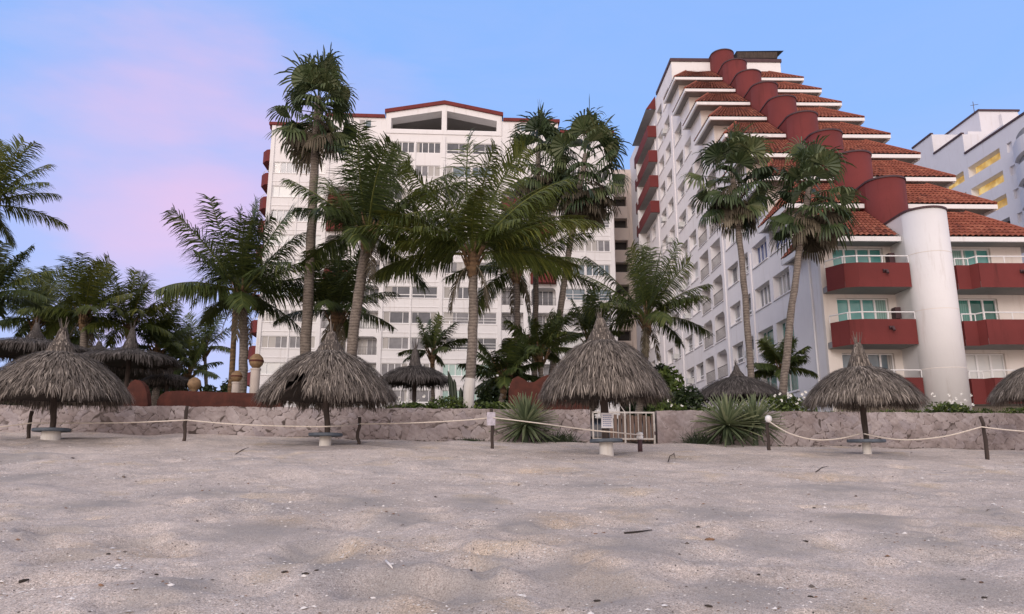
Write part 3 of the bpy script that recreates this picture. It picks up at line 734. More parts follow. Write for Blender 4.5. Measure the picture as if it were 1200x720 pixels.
# ------------------------------------------------------------------ far hotel at the right edge
def lit_mat():
    m, nt, b = newmat('lit_corridor'); b.inputs['Base Color'].default_value = (.6, .42, .15, 1)
    n = noise(nt, .8, 3); nt.links.new(ramp(nt, n, [(.35, (.36, .19, .04)), (.52, (.75, .45, .10)), (.66, (1, .78, .36))]), b.inputs['Emission Color'])
    b.inputs['Emission Strength'].default_value = .5; return m
LIT = lit_mat()
def far_hotel():
    X0, D0 = 66.0, 90.0; root = frame_root('corridor_hotel', X0, D0, 'pale hotel with yellow lit corridor openings and rooftop penthouse, behind the terraced hotel', 'hotel')
    off = (X0, D0, GZ-CZ); GH = GZ-CZ
    m = MB(); f = lambda u, v, w_: (62.0+w_, u, v); lit = []; n1 = MB()
    for d0, d1, zt in ((70, 91.4, 41.0), (91.4, 98.0, 43.9), (98.0, 103.0, 47.0)):
        hs = []
        for k in range(12):
            hd = 39.0-3.0*k
            for a, b in ((86.3, 92.6) if d0 == 70 else (93.4, 97.2),):
                if d0 == 98: continue
                a2, b2 = (84.9, 91.2) if d0 == 70 else (92.2, 97.2)
                hs.append((a2, b2, hd-1.45, hd, 1.1)); lit.append((a2, b2, hd-1.45, hd, k))
            if d0 == 70: hs.append((82.7, 83.6, hd-1.3, hd-.1, .3)); 
        holed(m, f, d0, d1, GH, zt, hs)
        m.face([(62, d0, GH), (62, d0, zt), (92, d0, zt), (92, d0, GH)]); m.face([(62, d0, zt), (92, d0, zt), (92, d1, zt), (62, d1, zt)])
    m.face([(62, 103, GH), (62, 103, 47), (92, 103, 47), (92, 103, GH)])
    m.box((66.5, 94, 43), (72.0, 102, 48.6)); m.box((63.2, 92, 43.95), (68, 99, 44.6)); m.box((64.5, 87, 41.02), (71, 93, 43.2)); m.box((69.2, 93.4, 45), (71.6, 94, 48.0))
    m.build('wall', FARW, root, off)
    for a, b, lo, hi, k in lit:
        z = MB(); z.box((63.0, a+.02, lo+.02), (63.06, b-.02, hi-.02))
        lo_ = z.build('corridor_back_panel', LIT if k in (0, 1, 2) else DARKIN, root, off)  # back panel; emission on the upper rows stands in for corridor lamplight
    c = MB()
    for d0, d1, zt in ((70, 91.4, 41.0), (91.4, 98.0, 43.9), (98.0, 103.0, 47.0)): c.box((61.85, d0, zt), (62.25, d1, zt+.25))
    c.box((66.35, 93.8, 48.6), (72.2, 102, 48.85)); c.build('coping', COPING, root, off)
    for k in range(12):
        z = 35.6-3.0*k; b = MB(); poly = [(62.0-.01, 74.0)] + [(61.2-1.3*math.sin(math.pi*i/12), 74.4+3.6*(i/12.0)*2) for i in range(13)] + [(61.99, 82.0)]
        b.prism(poly, z, z+1.9); b.build('rounded_balcony', FARW, root, off)
        g_ = MB(); g_.prism([(61.98, 74.6)] + [(61.5-1.0*math.sin(math.pi*i/8), 74.8+6.4*i/8) for i in range(9)] + [(61.98, 81.6)], z+1.9, z+3.0); g_.build('balcony_recess', GREY, root, off)
    a = MB(); p = (66.6, 95, 48.8); a.tube([p, (66.6, 95, 50.6)], .05, 6); a.tube([(66.2, 95, 50.0), (67.3, 95, 50.2)], .04, 5); a.build('antenna', RAILM, root, off)
far_hotel()
# ------------------------------------------------------------------ palms
def trunk_pts(b, t, n=14, bend=0.0, rnd=None):
    b, t = Vector(b), Vector(t); pts = []
    for i in range(n+1):
        k = i/n; p = b.lerp(t, k); p.x += bend*math.sin(math.pi*k); 
        if rnd and 0 < i < n: p.x += rnd.uniform(-.02, .02); p.y += rnd.uniform(-.02, .02)
        pts.append(p)
    return pts
def strip(mb, p, d, up, L, wd, droop, tone, segs=2):
    """one leaflet: a tapering folded strip that droops"""
    side = d.cross(up)
    if side.length < 1e-4: side = Vector((1, 0, 0))
    side.normalize(); pa = p; da = d.copy(); prev = (p - side*wd*.35, p + side*wd*.35)
    for s in range(segs):
        da = (da + Vector((0, 0, -droop/segs))).normalized(); pb = pa + da*(L/segs)
        ww = wd*(.5 if s < segs-1 else .08)
        cur = (pb - side*ww, pb + side*ww); mb.face([prev[0], prev[1], cur[1], cur[0]], 0, tone); prev = cur; pa = pb
def coco_frond(mb, stem, c, d, L, rnd, droop, wind, pairs=34, lf=.75, tone0=.42, wd=.058):
    d = d.normalized(); d0z = d.z; n = 12; pts = [c.copy()]; ds = []; p = c.copy()
    for i in range(n):
        k = (i+1)/n
        d = (d + Vector((wind[0]*.10*k, wind[1]*.10*k, -droop*(.05+.16*k)))).normalized(); ds.append(d.copy()); p = p + d*(L/n); pts.append(p.copy())
    stem.tube(pts, [.05*(1-.85*i/n)*max(.6, L/4) for i in range(n+1)], 4, 0, rnd.uniform(.5, 1), cap=False)
    twist = rnd.uniform(-.5, .5) if d.z < .6 or d0z < .8 else rnd.uniform(-1.5, 1.5)
    for i in range(pairs):
        k = .16 + .84*(i+rnd.random()*.5)/pairs
        fi = min(n-1, int(k*n)); fr = k*n-fi; q = pts[fi].lerp(pts[min(n, fi+1)], min(1, fr)); t = ds[fi]
        s = t.cross(Vector((0, 0, 1)))
        if s.length < .05: s = Vector((math.cos(i), math.sin(i), 0))
        s.normalize(); up = s.cross(t).normalized(); s = (s*math.cos(twist) + up*math.sin(twist)).normalized(); up = s.cross(t).normalized()
        prof = math.sin(math.pi*(.12+.80*k))**.45 * (1-.2*k)
        for sg in (-1, 1):
            dr = (s*sg*rnd.uniform(.75, 1) + t*(.38+.6*k) + up*rnd.uniform(.0, .3)).normalized()
            dr = (dr + Vector((wind[0]*.14, wind[1]*.14, 0))).normalized()
            strip(mb, q, dr, up, lf*prof*rnd.uniform(.8, 1.15)*(L/4)**.7, wd*rnd.uniform(.7, 1.25), rnd.uniform(.6, 1.6), min(1, max(0, tone0+rnd.gauss(0, .13)+.18*(k-.5))))
def coco(px_base, top, D, L, seed, label, n=26, wind=(.6, .1), r0=.26, r1=.17, bend=.1, name='coconut_palm', group=None, white=0, golden=False, fronds=None, mat=None, husk=True, pairs=34, lf=.75, up=1.0):
    pairs = int(pairs*1.9); lf *= 1.5; n = int(n*.84)
    rnd = random.Random(seed)
    t = P(*top, D); b = P(*px_base, D)
    # carry the trunk line down to the ground
    k = (GZ-t.z)/(b.z-t.z); b = t + (b-t)*k
    root = empty(name, b, 0, label, 'palm tree', group)
    m = MB(); pts = trunk_pts(b, t, 16, bend, rnd); N = len(pts)
    rad = [(r0*1.25 if i == 0 else r0)*(1-i/(N-1)) + r1*(i/(N-1)) + .012*(i % 2) for i in range(N)]
    m.tube(pts, rad, 12); m.build('trunk', TRUNK, root, b, True)
    if white:
        w_ = MB(); kk = int(white*16)+1; w_.tube(pts[:kk], [rad[i]+.012 for i in range(kk)], 14); w_.build('painted_base', CONC, root, b, True)
    if husk:
        h = MB()
        h.tube([t+Vector((0,0,-.7)), t+Vector((0,0,-.3)), t+Vector((0,0,.15)), t+Vector((0,0,.5))], [r1*1.05, r1*1.5, r1*1.35, r1*.6], 10)
        for i in range(12):
            a = rnd.uniform(0, 6.28); q = t+Vector((math.cos(a)*r1*1.1, math.sin(a)*r1*1.1, rnd.uniform(-.5, .3)))
            h.tube([q, q+Vector((math.cos(a)*.16, math.sin(a)*.16, .3)), q+Vector((math.cos(a)*.42, math.sin(a)*.42, .75))], [.06, .05, .02], 5)
        h.build('husk', TRUNKB, root, b, True)
    cr = MB(); c = t+Vector((0, 0, .25))
    if fronds is None:
        fronds = []
        for i in range(n):
            az = i*2.39996 + rnd.uniform(-.3, .3); k = i/(n-1)
            el = R(88 - 90*k**1.05 + rnd.uniform(-8, 8)) * up
            fronds.append((az, el, L*rnd.uniform(.82, 1.08)*(1 - .18*abs(k-.45)), .12+.36*k))
    for az, el, l, dr in fronds:
        d = Vector((math.cos(az)*math.cos(el), math.sin(az)*math.cos(el), math.sin(el)))
        coco_frond(cr, cr, c + d*.15, d, l, rnd, dr, wind, pairs, lf, rnd.uniform(.25, .6) + (.12 if d.x > .3 and golden else 0))
    cr.build('crown', mat or (LEAFY if golden else LEAF), root, b)
    if L > 3.5:
        dm = MB()
        for i in range(3):
            az = rnd.uniform(0, 6.28); d = Vector((math.cos(az)*.5, math.sin(az)*.5, -.4)); coco_frond(dm, dm, t, d, L*.5, rnd, 1.6, (0, 0), 18, lf*.7, .4)
        dm.build('dry_frond', DEAD, root, b)
    return root
def fan_leaf(mb, c, d, Lp, Lb, rnd, tone, droop, wd=.06):
    d = d.normalized(); n = 4; p = c.copy(); pts = [p.copy()]
    for i in range(n):
        d = (d + Vector((0, 0, -droop*.09))).normalized(); p = p+d*(Lp/n); pts.append(p.copy())
    mb.tube(pts, [.03, .026, .022, .02, .018], 4, 0, .6, cap=False)
    s = d.cross(Vector((0, 0, 1)))
    if s.length < .05: s = Vector((1, 0, 0))
    s.normalize(); up = s.cross(d).normalized(); roll = rnd.uniform(-.7, .7); s = s*math.cos(roll)+up*math.sin(roll); up = s.cross(d).normalized()
    K = 22
    for i in range(K):
        a = (i/(K-1)-.5)*R(205); dr = (d*math.cos(a) + s*math.sin(a) + up*(.16*math.cos(a*2)-.05)).normalized()
        tn = min(1, max(0, tone+rnd.gauss(0, .1)))
        # inner joined part of the blade
        a2 = ((i+1)/(K-1)-.5)*R(205); dr2 = (d*math.cos(a2) + s*math.sin(a2) + up*(.16*math.cos(a2*2)-.05)).normalized(); ri = Lb*.56
        fold = up*(.035*(1 if i % 2 else -1))
        if i < K-1: mb.face([p, p+dr*ri+fold, p+dr2*ri-fold], 0, tn)
        strip(mb, p+dr*ri*.97, (dr+Vector((0,0,-.08))).normalized(), up, Lb*rnd.uniform(.32, .72), wd*1.45, rnd.uniform(.7, 2.6)*droop, tn, 3)
def fan_palm(px_base, top, D, Rr, seed, label, n=34, wind=.25, r0=.27, r1=.19, bend=0, skirt=16, rise=1.5, name='fan_palm'):
    rnd = random.Random(seed); t = P(*top, D); b = P(*px_base, D); k = (GZ-t.z)/(b.z-t.z); b = t+(b-t)*k
    root = empty(name, b, 0, label, 'palm tree', 'tall fan palms')
    m = MB(); pts = trunk_pts(b, t+Vector((0,0,rise*.6)), 20, bend, rnd); N = len(pts)
    m.tube(pts, [r0*(1.3 if i == 0 else 1)*(1-i/(N-1))+r1*i/(N-1)+.01*(i % 2) for i in range(N)], 12); m.build('trunk', TRUNK, root, b, True)
    cr = MB()
    for i in range(n):
        az = i*2.39996+rnd.uniform(-.25, .25); kk = i/(n-1); el = R(88-118*kk+rnd.uniform(-9, 9))
        d = Vector((math.cos(az)*math.cos(el)+wind*.5, math.sin(az)*math.cos(el), math.sin(el)))
        fan_leaf(cr, t+Vector((0, 0, rise*(1-kk)*.7+rnd.uniform(-.25, .25))), d, Rr*rnd.uniform(.34, .66), Rr*rnd.uniform(.42, .60), rnd, rnd.uniform(.12, .85), rnd.uniform(.7, 1.3))
    cr.build('crown', FANL, root, b)
    dm = MB()
    for i in range(skirt):
        az = rnd.uniform(0, 6.28); d = Vector((math.cos(az)*.8+wind*.2, math.sin(az)*.8, rnd.uniform(-.9, .25)))
        fan_leaf(dm, t+Vector((0, 0, rnd.uniform(-.5, .5))), d, Rr*rnd.uniform(.3, .5), Rr*rnd.uniform(.35, .55), rnd, rnd.uniform(.1, .95), rnd.uniform(1.4, 2.4))
    dm.build('dry_skirt', DEAD, root, b)
    return root
fan_palm((357, 430), (371, 146), 32, 2.1, 1, 'tallest fan palm with grey trunk, left of the red gable', n=40, r0=.26, r1=.17, skirt=12, rise=2.3)
fan_palm((627, 400), (631, 205), 38, 2.35, 2, 'fan palm with straight trunk whose crown touches its leaning neighbour at centre', n=30, r0=.16, r1=.13, rise=2.3)
fan_palm((652, 430), (687, 218), 36, 2.35, 3, 'fan palm leaning right with brown dead skirt, beside the terraced hotel', n=34, r0=.17, r1=.13, skirt=22, rise=2.9, bend=-.15)
fan_palm((878, 440), (859, 228), 34, 2.30, 4, 'fan palm leaning left before the side wall of the terraced hotel', n=33, r0=.16, r1=.125, skirt=13, rise=2.0, bend=.12)
fan_palm((921, 452), (951, 250), 33, 2.21, 5, 'fan palm leaning right before the corner of the terraced hotel', n=33, r0=.18, r1=.13, skirt=15, rise=2.1, bend=-.12)
def FA(lst, L):
    """explicit fronds: (screen angle degrees from right, tilt towards viewer, length factor, droop)"""
    out = []
    for a, yv, l, dr in lst:
        a = R(a); d = Vector((math.cos(a), yv, math.sin(a))).normalized(); out.append((math.atan2(d.y, d.x), math.asin(d.z), L*l, dr*.42))
    return out
rnd0 = random.Random(77)
c3 = FA([(97, .0, 1.12, .10), (84, -.2, .95, .25), (112, .2, .9, .3), (73, -.1, 1.05, .55), (62, .3, 1.1, .8), (125, -.2, .95, .6), (140, .2, 1.0, .9), (50, -.3, 1.05, .9), (40, .2, 1.1, .9), (30, -.2, 1.1, 1.0), (18, .4, 1.0, 1.0), (155, -.3, 1.0, 1.0), (168, .3, .95, 1.0), (5, -.3, .85, 1.1), (176, .0, .8, .9), (163, -.5, .7, 1.0), (130, .9, .8, .9), (60, 1.0, .8, .9), (90, -1.0, .7, 1.0), (45, -1.2, .7, 1.0), (150, -1.1, .75, 1.0), (100, .6, 1.0, .5), (70, .7, 1.0, .6)], 4.5)
coco((548, 472), (554, 306), 28, 4.5, 6, 'coconut palm with white painted trunk base and golden fronds, at centre', wind=(.35, .05), r0=.2, r1=.165, white=.31, golden=True, fronds=c3, pairs=44, lf=.85)
coco((282, 462), (284, 350), 32, 4.3, 7, 'broad coconut palm behind the two pot pillars', n=30, wind=(.35, 0), r0=.2, r1=.17, pairs=40, lf=.9)
coco((414, 425), (431, 280), 30, 4.5, 8, 'coconut palm with thick smooth trunk bending right, beside the tallest fan palm', n=30, wind=(.45, 0), r0=.23, r1=.2, bend=-.12, pairs=40, lf=.9)
coco((384, 430), (394, 372), 34, 3.6, 9, 'short coconut palm behind the palapa with torn thatch', n=24, wind=(.2, 0), r0=.3, r1=.2)
coco((603, 440), (605, 320), 36, 4.3, 10, 'coconut palm with slim dark trunk, behind the wavy rust wall', n=28, wind=(.6, 0), r0=.17, r1=.15)
coco((752, 440), (758, 378), 38, 4.3, 12, 'leafy coconut palm before the far end of the terraced hotel', n=30, wind=(-.1, 0), r0=.2, r1=.16)
coco((506, 445), (507, 418), 45, 2.3, 13, 'little palm rising above the rear palapa at centre', n=16, wind=(.3, 0), r0=.14, r1=.1)
coco((690, 430), (690, 400), 40, 2.6, 14, 'little palm just left of the widest palapa peak', n=16, wind=(.1, 0), r0=.14, r1=.1)
coco((632, 445), (633, 418), 33, 2.1, 15, 'low arching palm above the wavy rust wall', n=22, wind=(.1, 0), r0=.12, r1=.1, up=.75)
coco((915, 455), (916, 438), 37, 1.9, 16, 'low dark palm at the corner of the terraced hotel', n=20, wind=(.1, 0), r0=.12, r1=.09, up=.8)
coco((585, 470), (590, 448), 31, 2.0, 17, 'low spiky palm against the left end of the wavy rust wall', n=20, wind=(-.2, 0), r0=.12, r1=.1, up=.7)
coco((-30, 440), (-18, 246), 34, 3.9, 18, 'tall coconut palm half cut by the left picture edge', n=24, wind=(.4, 0), golden=True)
coco((-22, 450), (-14, 352), 33, 3.0, 19, 'lower palm at the left picture edge beneath the tall one', n=20, wind=(.3, 0))
for i, (bx, tx, ty, D, L, s, lb) in enumerate(((40, 42, 352, 44, 3.8, 20, 'left palm of the dark cluster beyond the front palapas'), (96, 98, 346, 42, 4.2, 21, 'big golden palm in the middle of the dark cluster at left'), (150, 152, 356, 44, 4.0, 22, 'right palm of the dark cluster, beside the pink sky'), (182, 184, 385, 46, 3.2, 23, 'lowest palm of the dark cluster, behind the rear palapa'), (70, 70, 378, 47, 3.4, 26, 'drooping palm deep inside the dark cluster at left'))):
    coco((bx, 440), (tx, ty+28), D, L*.86, s, lb, n=28, wind=(.35, 0), golden=(i in (1, 2)), pairs=30, lf=.85, group='palm cluster at left')
for i, (tx, ty, D, L, s, lb) in enumerate(((240, 412, 52, 2.9, 24, 'small far palm against the pink sky, left of the pot pillars'), (205, 430, 50, 2.4, 25, 'smallest far palm, left of its small twin'), (222, 440, 46, 2.2, 27, 'dim low palm behind the clay ball on the rust wall'))):
    coco((tx, 455), (tx, ty), D, L, s, lb, n=20, wind=(.2, 0), r0=.14, r1=.1, pairs=26)
sl = P(271, 455, 36); st = P(274, 360, 36)
m = MB(); b_ = Vector((sl.x, 36, GZ)); m.tube(trunk_pts(b_, st+Vector((0, 0, 1.2)), 10, .05), [.17, .16, .15, .15, .14, .14, .13, .13, .12, .12, .11], 10)
pr = empty('slim_palm', b_, 0, 'slim dark palm trunk close behind the broad coconut palm', 'palm tree'); m.build('trunk', TRUNKB, pr, b_, True)
m = MB(); rq = random.Random(3)
for i in range(12): coco_frond(m, m, st+Vector((0, 0, 1.2)), Vector((math.cos(i*2.4), math.sin(i*2.4), rq.uniform(-.2, 1))), 2.6, rq, 1.0, (.2, 0), 24, .7)
m.build('crown', LEAF, pr, b_)
# ------------------------------------------------------------------ shrubs, hedges, agaves
def leaf_blob(mb, c, r, n, rnd, size=.09, m=0, lump=.35):
    lumps = [Vector((rnd.gauss(0, .5), rnd.gauss(0, .5), rnd.uniform(-.2, .8))) for _ in range(7)]
    for i in range(n):
        l = rnd.choice(lumps); v = Vector((rnd.gauss(0, 1), rnd.gauss(0, 1), rnd.gauss(0, 1))).normalized()*rnd.uniform(.5, 1)**.5
        v = v*(1-lump) + l*lump*1.2
        p = Vector((c[0]+v.x*r[0], c[1]+v.y*r[1], c[2]+v.z*r[2]))
        if p.z < GZ: p.z = GZ + rnd.random()*.2
        d = Vector((rnd.gauss(0, 1), rnd.gauss(0, 1), rnd.gauss(.3, .8))).normalized(); s = d.cross(Vector((rnd.gauss(0, 1), rnd.gauss(0, 1), rnd.gauss(0, 1)))).normalized()
        k = size*rnd.uniform(.6, 1.4); t = min(1, max(0, rnd.gauss(.5, .22)))
        mb.face([p-d*k, p+s*k*.45, p+d*k, p-s*k*.45], m, t)
def shrub(px0, px1, py_top, D, label, seed, mat=BUSH, name='shrub', cat='shrub', size=.085, flowers=0, group=None, dens=420):
    rnd = random.Random(seed); a = P(px0, py_top, D); b = P(px1, py_top, D); zt = a.z; w_ = b.x-a.x; base = Vector(((a.x+b.x)/2, D, GZ))
    m = MB(); hgt = zt-GZ; k = max(1, int(w_/1.0))
    for i in range(k):
        cx = a.x + w_*(i+.5)/k; h = hgt*rnd.uniform(.72, 1.0)
        leaf_blob(m, (cx, D+rnd.uniform(-.1, .1), GZ+h*.42), (w_/k*.72, .55, h*.62), int(dens*(.5+h)*max(.6, w_/k)), rnd, size)
        for j in range(4): m.tube([(cx+rnd.uniform(-.1, .1), D, GZ-.03), (cx+rnd.uniform(-.3, .3), D+rnd.uniform(-.2, .2), GZ+h*.7)], [.025, .01], 4, 0, .05)
    for i in range(flowers):
        p = Vector((a.x+w_*rnd.random(), D-.4+rnd.uniform(-.25, .1), GZ+hgt*rnd.uniform(.55, 1)))
        for j in range(4):
            d = Vector((rnd.gauss(0, 1), rnd.gauss(-.5, .5), rnd.gauss(0, 1))).normalized()*.07; s = d.cross(Vector((0, 1, .3))).normalized()*.045; m.face([p, p+d*.5+s, p+d, p+d*.5-s], 1)
    o = m.build(name, [mat, FLOWER], None, base); o.location = base; return tag(o, label, cat, group)
def WD(px):       # distance just behind the wall at photo column px
    D = 27.0
    for _ in range(5): D = wallD(P(px, 480, D).x)
    return D
shrub(446, 502, 463, WD(470)+.9, 'low leafy hedge with white flowers under the rear palapa', 31, flowers=16, name='hedge', cat='hedge')
shrub(500, 546, 455, WD(520)+1.3, 'rounded green bush beside the white painted palm base', 32, dens=800, size=.06)
shrub(555, 600, 466, WD(580)+.9, 'low hedge between the white palm base and the agave', 33, name='hedge', cat='hedge')
shrub(786, 818, 446, WD(800)+1.2, 'dark tall bush right of the widest palapa', 34, mat=BUSHD, dens=700)
shrub(764, 800, 468, WD(780)+.8, 'light green shrub behind the white gate', 35, flowers=3)
shrub(800, 835, 472, WD(820)+.8, 'low plant with reddish leaves beside the dark tall bush', 36, mat=BUSH)
shrub(895, 945, 460, WD(920)+.9, 'flowering shrub left of the palapa before the hotel balconies', 37, flowers=14)
shrub(930, 1085, 479, WD(1000)+.8, 'thin hedge along the wall behind the right palapa', 38, name='hedge', cat='hedge', size=.06)
shrub(1085, 1135, 462, WD(1110)+.8, 'leafy hedge with pale blossoms at the foot of the white round shaft', 39, name='hedge', cat='hedge', flowers=12)
shrub(1130, 1215, 476, WD(1170)+.8, 'yellowish hedge below the right hotel balconies', 40, name='hedge', cat='hedge', size=.06)
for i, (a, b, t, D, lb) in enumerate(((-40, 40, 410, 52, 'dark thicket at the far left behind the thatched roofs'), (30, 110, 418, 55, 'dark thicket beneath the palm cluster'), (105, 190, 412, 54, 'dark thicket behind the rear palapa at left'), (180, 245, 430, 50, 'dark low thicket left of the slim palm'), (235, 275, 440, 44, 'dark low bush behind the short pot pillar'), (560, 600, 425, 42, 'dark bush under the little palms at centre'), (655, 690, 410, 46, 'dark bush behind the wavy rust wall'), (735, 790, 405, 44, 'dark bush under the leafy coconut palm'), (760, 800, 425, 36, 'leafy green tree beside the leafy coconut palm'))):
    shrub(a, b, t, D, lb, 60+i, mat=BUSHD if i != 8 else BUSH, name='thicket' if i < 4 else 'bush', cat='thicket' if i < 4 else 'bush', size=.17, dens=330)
def agave(px, py, D, Rr, seed, label, n=110, group='spiky agaves before the wall'):
    rnd = random.Random(seed); p = P(px, py, D); z = sand_z(p.x, D); b = Vector((p.x, D, z-.02)); m = MB()
    c = b+Vector((0, 0, max(.25, p.z-z)))
    m.tube([b, c], [.10, .08], 8, 0, .05)
    for i in range(n):
        az = i*2.39996+rnd.uniform(-.2, .2); el = R(88-128*(i/(n-1))+rnd.uniform(-7, 7)); d = Vector((math.cos(az)*math.cos(el), math.sin(az)*math.cos(el), math.sin(el)))
        L = Rr*rnd.uniform(.85, 1.08); s = d.cross(Vector((0, 0, 1))).normalized(); up = s.cross(d); t = min(1, max(0, rnd.gauss(.55 if i < n*.75 else .2, .2)))
        q0 = c+d*.06; prev = None
        for k, (u, wv) in enumerate(((0, .03), (.25, .05), (.6, .042), (1, .003))):
            q = q0+d*L*u+Vector((0, 0, -.10*L*u*u)); cur = (q-s*wv+up*.012, q-up*.008, q+s*wv+up*.012)
            if prev: m.face([prev[0], prev[1], cur[1], cur[0]], 0, t); m.face([prev[1], prev[2], cur[2], cur[1]], 0, min(1, t+.1))
            prev = cur
            if q.z < z-.0: break
    o = m.build('agave', AGAVE, None, b); o.location = b; return tag(o, label, 'agave', group)
agave(616, 497, WD(617)-.75, 1.16, 41, 'round spiky agave right of the post with the pale notice', 190)
agave(852, 498, WD(853)-.9, 1.22, 42, 'left and fuller of the two agaves beside the white lamp post', 190)
agave(884, 495, WD(884)-.65, 1.12, 43, 'right of the two agaves, touching the white lamp post', 160)
shrub(0, 1, 470, 200, 'x', 1) if False else None
def weed(px, py, wd, seed, label, D, hgt=.35):
    rnd = random.Random(seed); p = P(px, py, D); z = sand_z(p.x, D); b = Vector((p.x, D, z)); m = MB()
    for i in range(260):
        a = Vector((b.x+rnd.gauss(0, wd*.4), D+rnd.gauss(0, .12), z-.02)); d = Vector((rnd.gauss(0, .6), rnd.gauss(-.1, .5), 1)).normalized()
        strip(m, a, d, Vector((0, -1, .2)), hgt*rnd.uniform(.4, 1.1), .02, rnd.uniform(.3, 1.2), rnd.random()*.7)
    o = m.build('weed_clump', BUSHD, None, b); o.location = b; return tag(o, label, 'weeds', kind='stuff')
weed(655, 505, .7, 44, 'dark grassy weeds right of the round agave', WD(655)-.5, .55)
weed(818, 508, .55, 45, 'dark grassy weeds left of the pair of agaves', WD(818)-.7, .6)
weed(550, 505, .5, 48, 'dry weeds at the wall foot left of the pale notice', WD(550)-.25, .18)
rl_ = random.Random(8); m = MB()
for i in range(900):
    px = rl_.choice([rl_.uniform(330, 575), rl_.uniform(640, 690), rl_.uniform(900, 1200)]); x = P(px, 500, 26).x; y = wallD(x)-.08-abs(rl_.gauss(0, .16)); z = sand_z(x, y)+.015; a = rl_.uniform(0, 6.28); L = rl_.uniform(.03, .10)
    d = Vector((math.cos(a), math.sin(a), rl_.uniform(-.1, .4)))*L; q = Vector((-math.sin(a), math.cos(a), .1))*L*.3; p = Vector((x, y, z)); m.face([p-d, p-q, p+d, p+q], 0, rl_.random())
tag(m.build('leaf_litter', DEAD, None), 'dry leaf litter along the foot of the stone wall', 'leaf litter', kind='stuff')
# spiny cactus-like plant behind the hedge
m = MB(); rq = random.Random(9); cb = P(541, 470, WD(541)+1.6); cb = Vector((cb.x, cb.y, GZ))
for i in range(7):
    x = rq.uniform(-.5, .5); y = rq.uniform(-.25, .25); h = rq.uniform(1.1, 1.95); m.tube([cb+Vector((x*.4, y*.4, 0)), cb+Vector((x*.8, y, h*.5)), cb+Vector((x, y, h*.9)), cb+Vector((x*1.1, y, h))], [.06, .075, .06, .015], 6, 0, rq.uniform(.1, .4))
single(m, 'cactus', BUSHD, cb, 'dark upright cactus stems beside the white painted palm base', 'cactus')
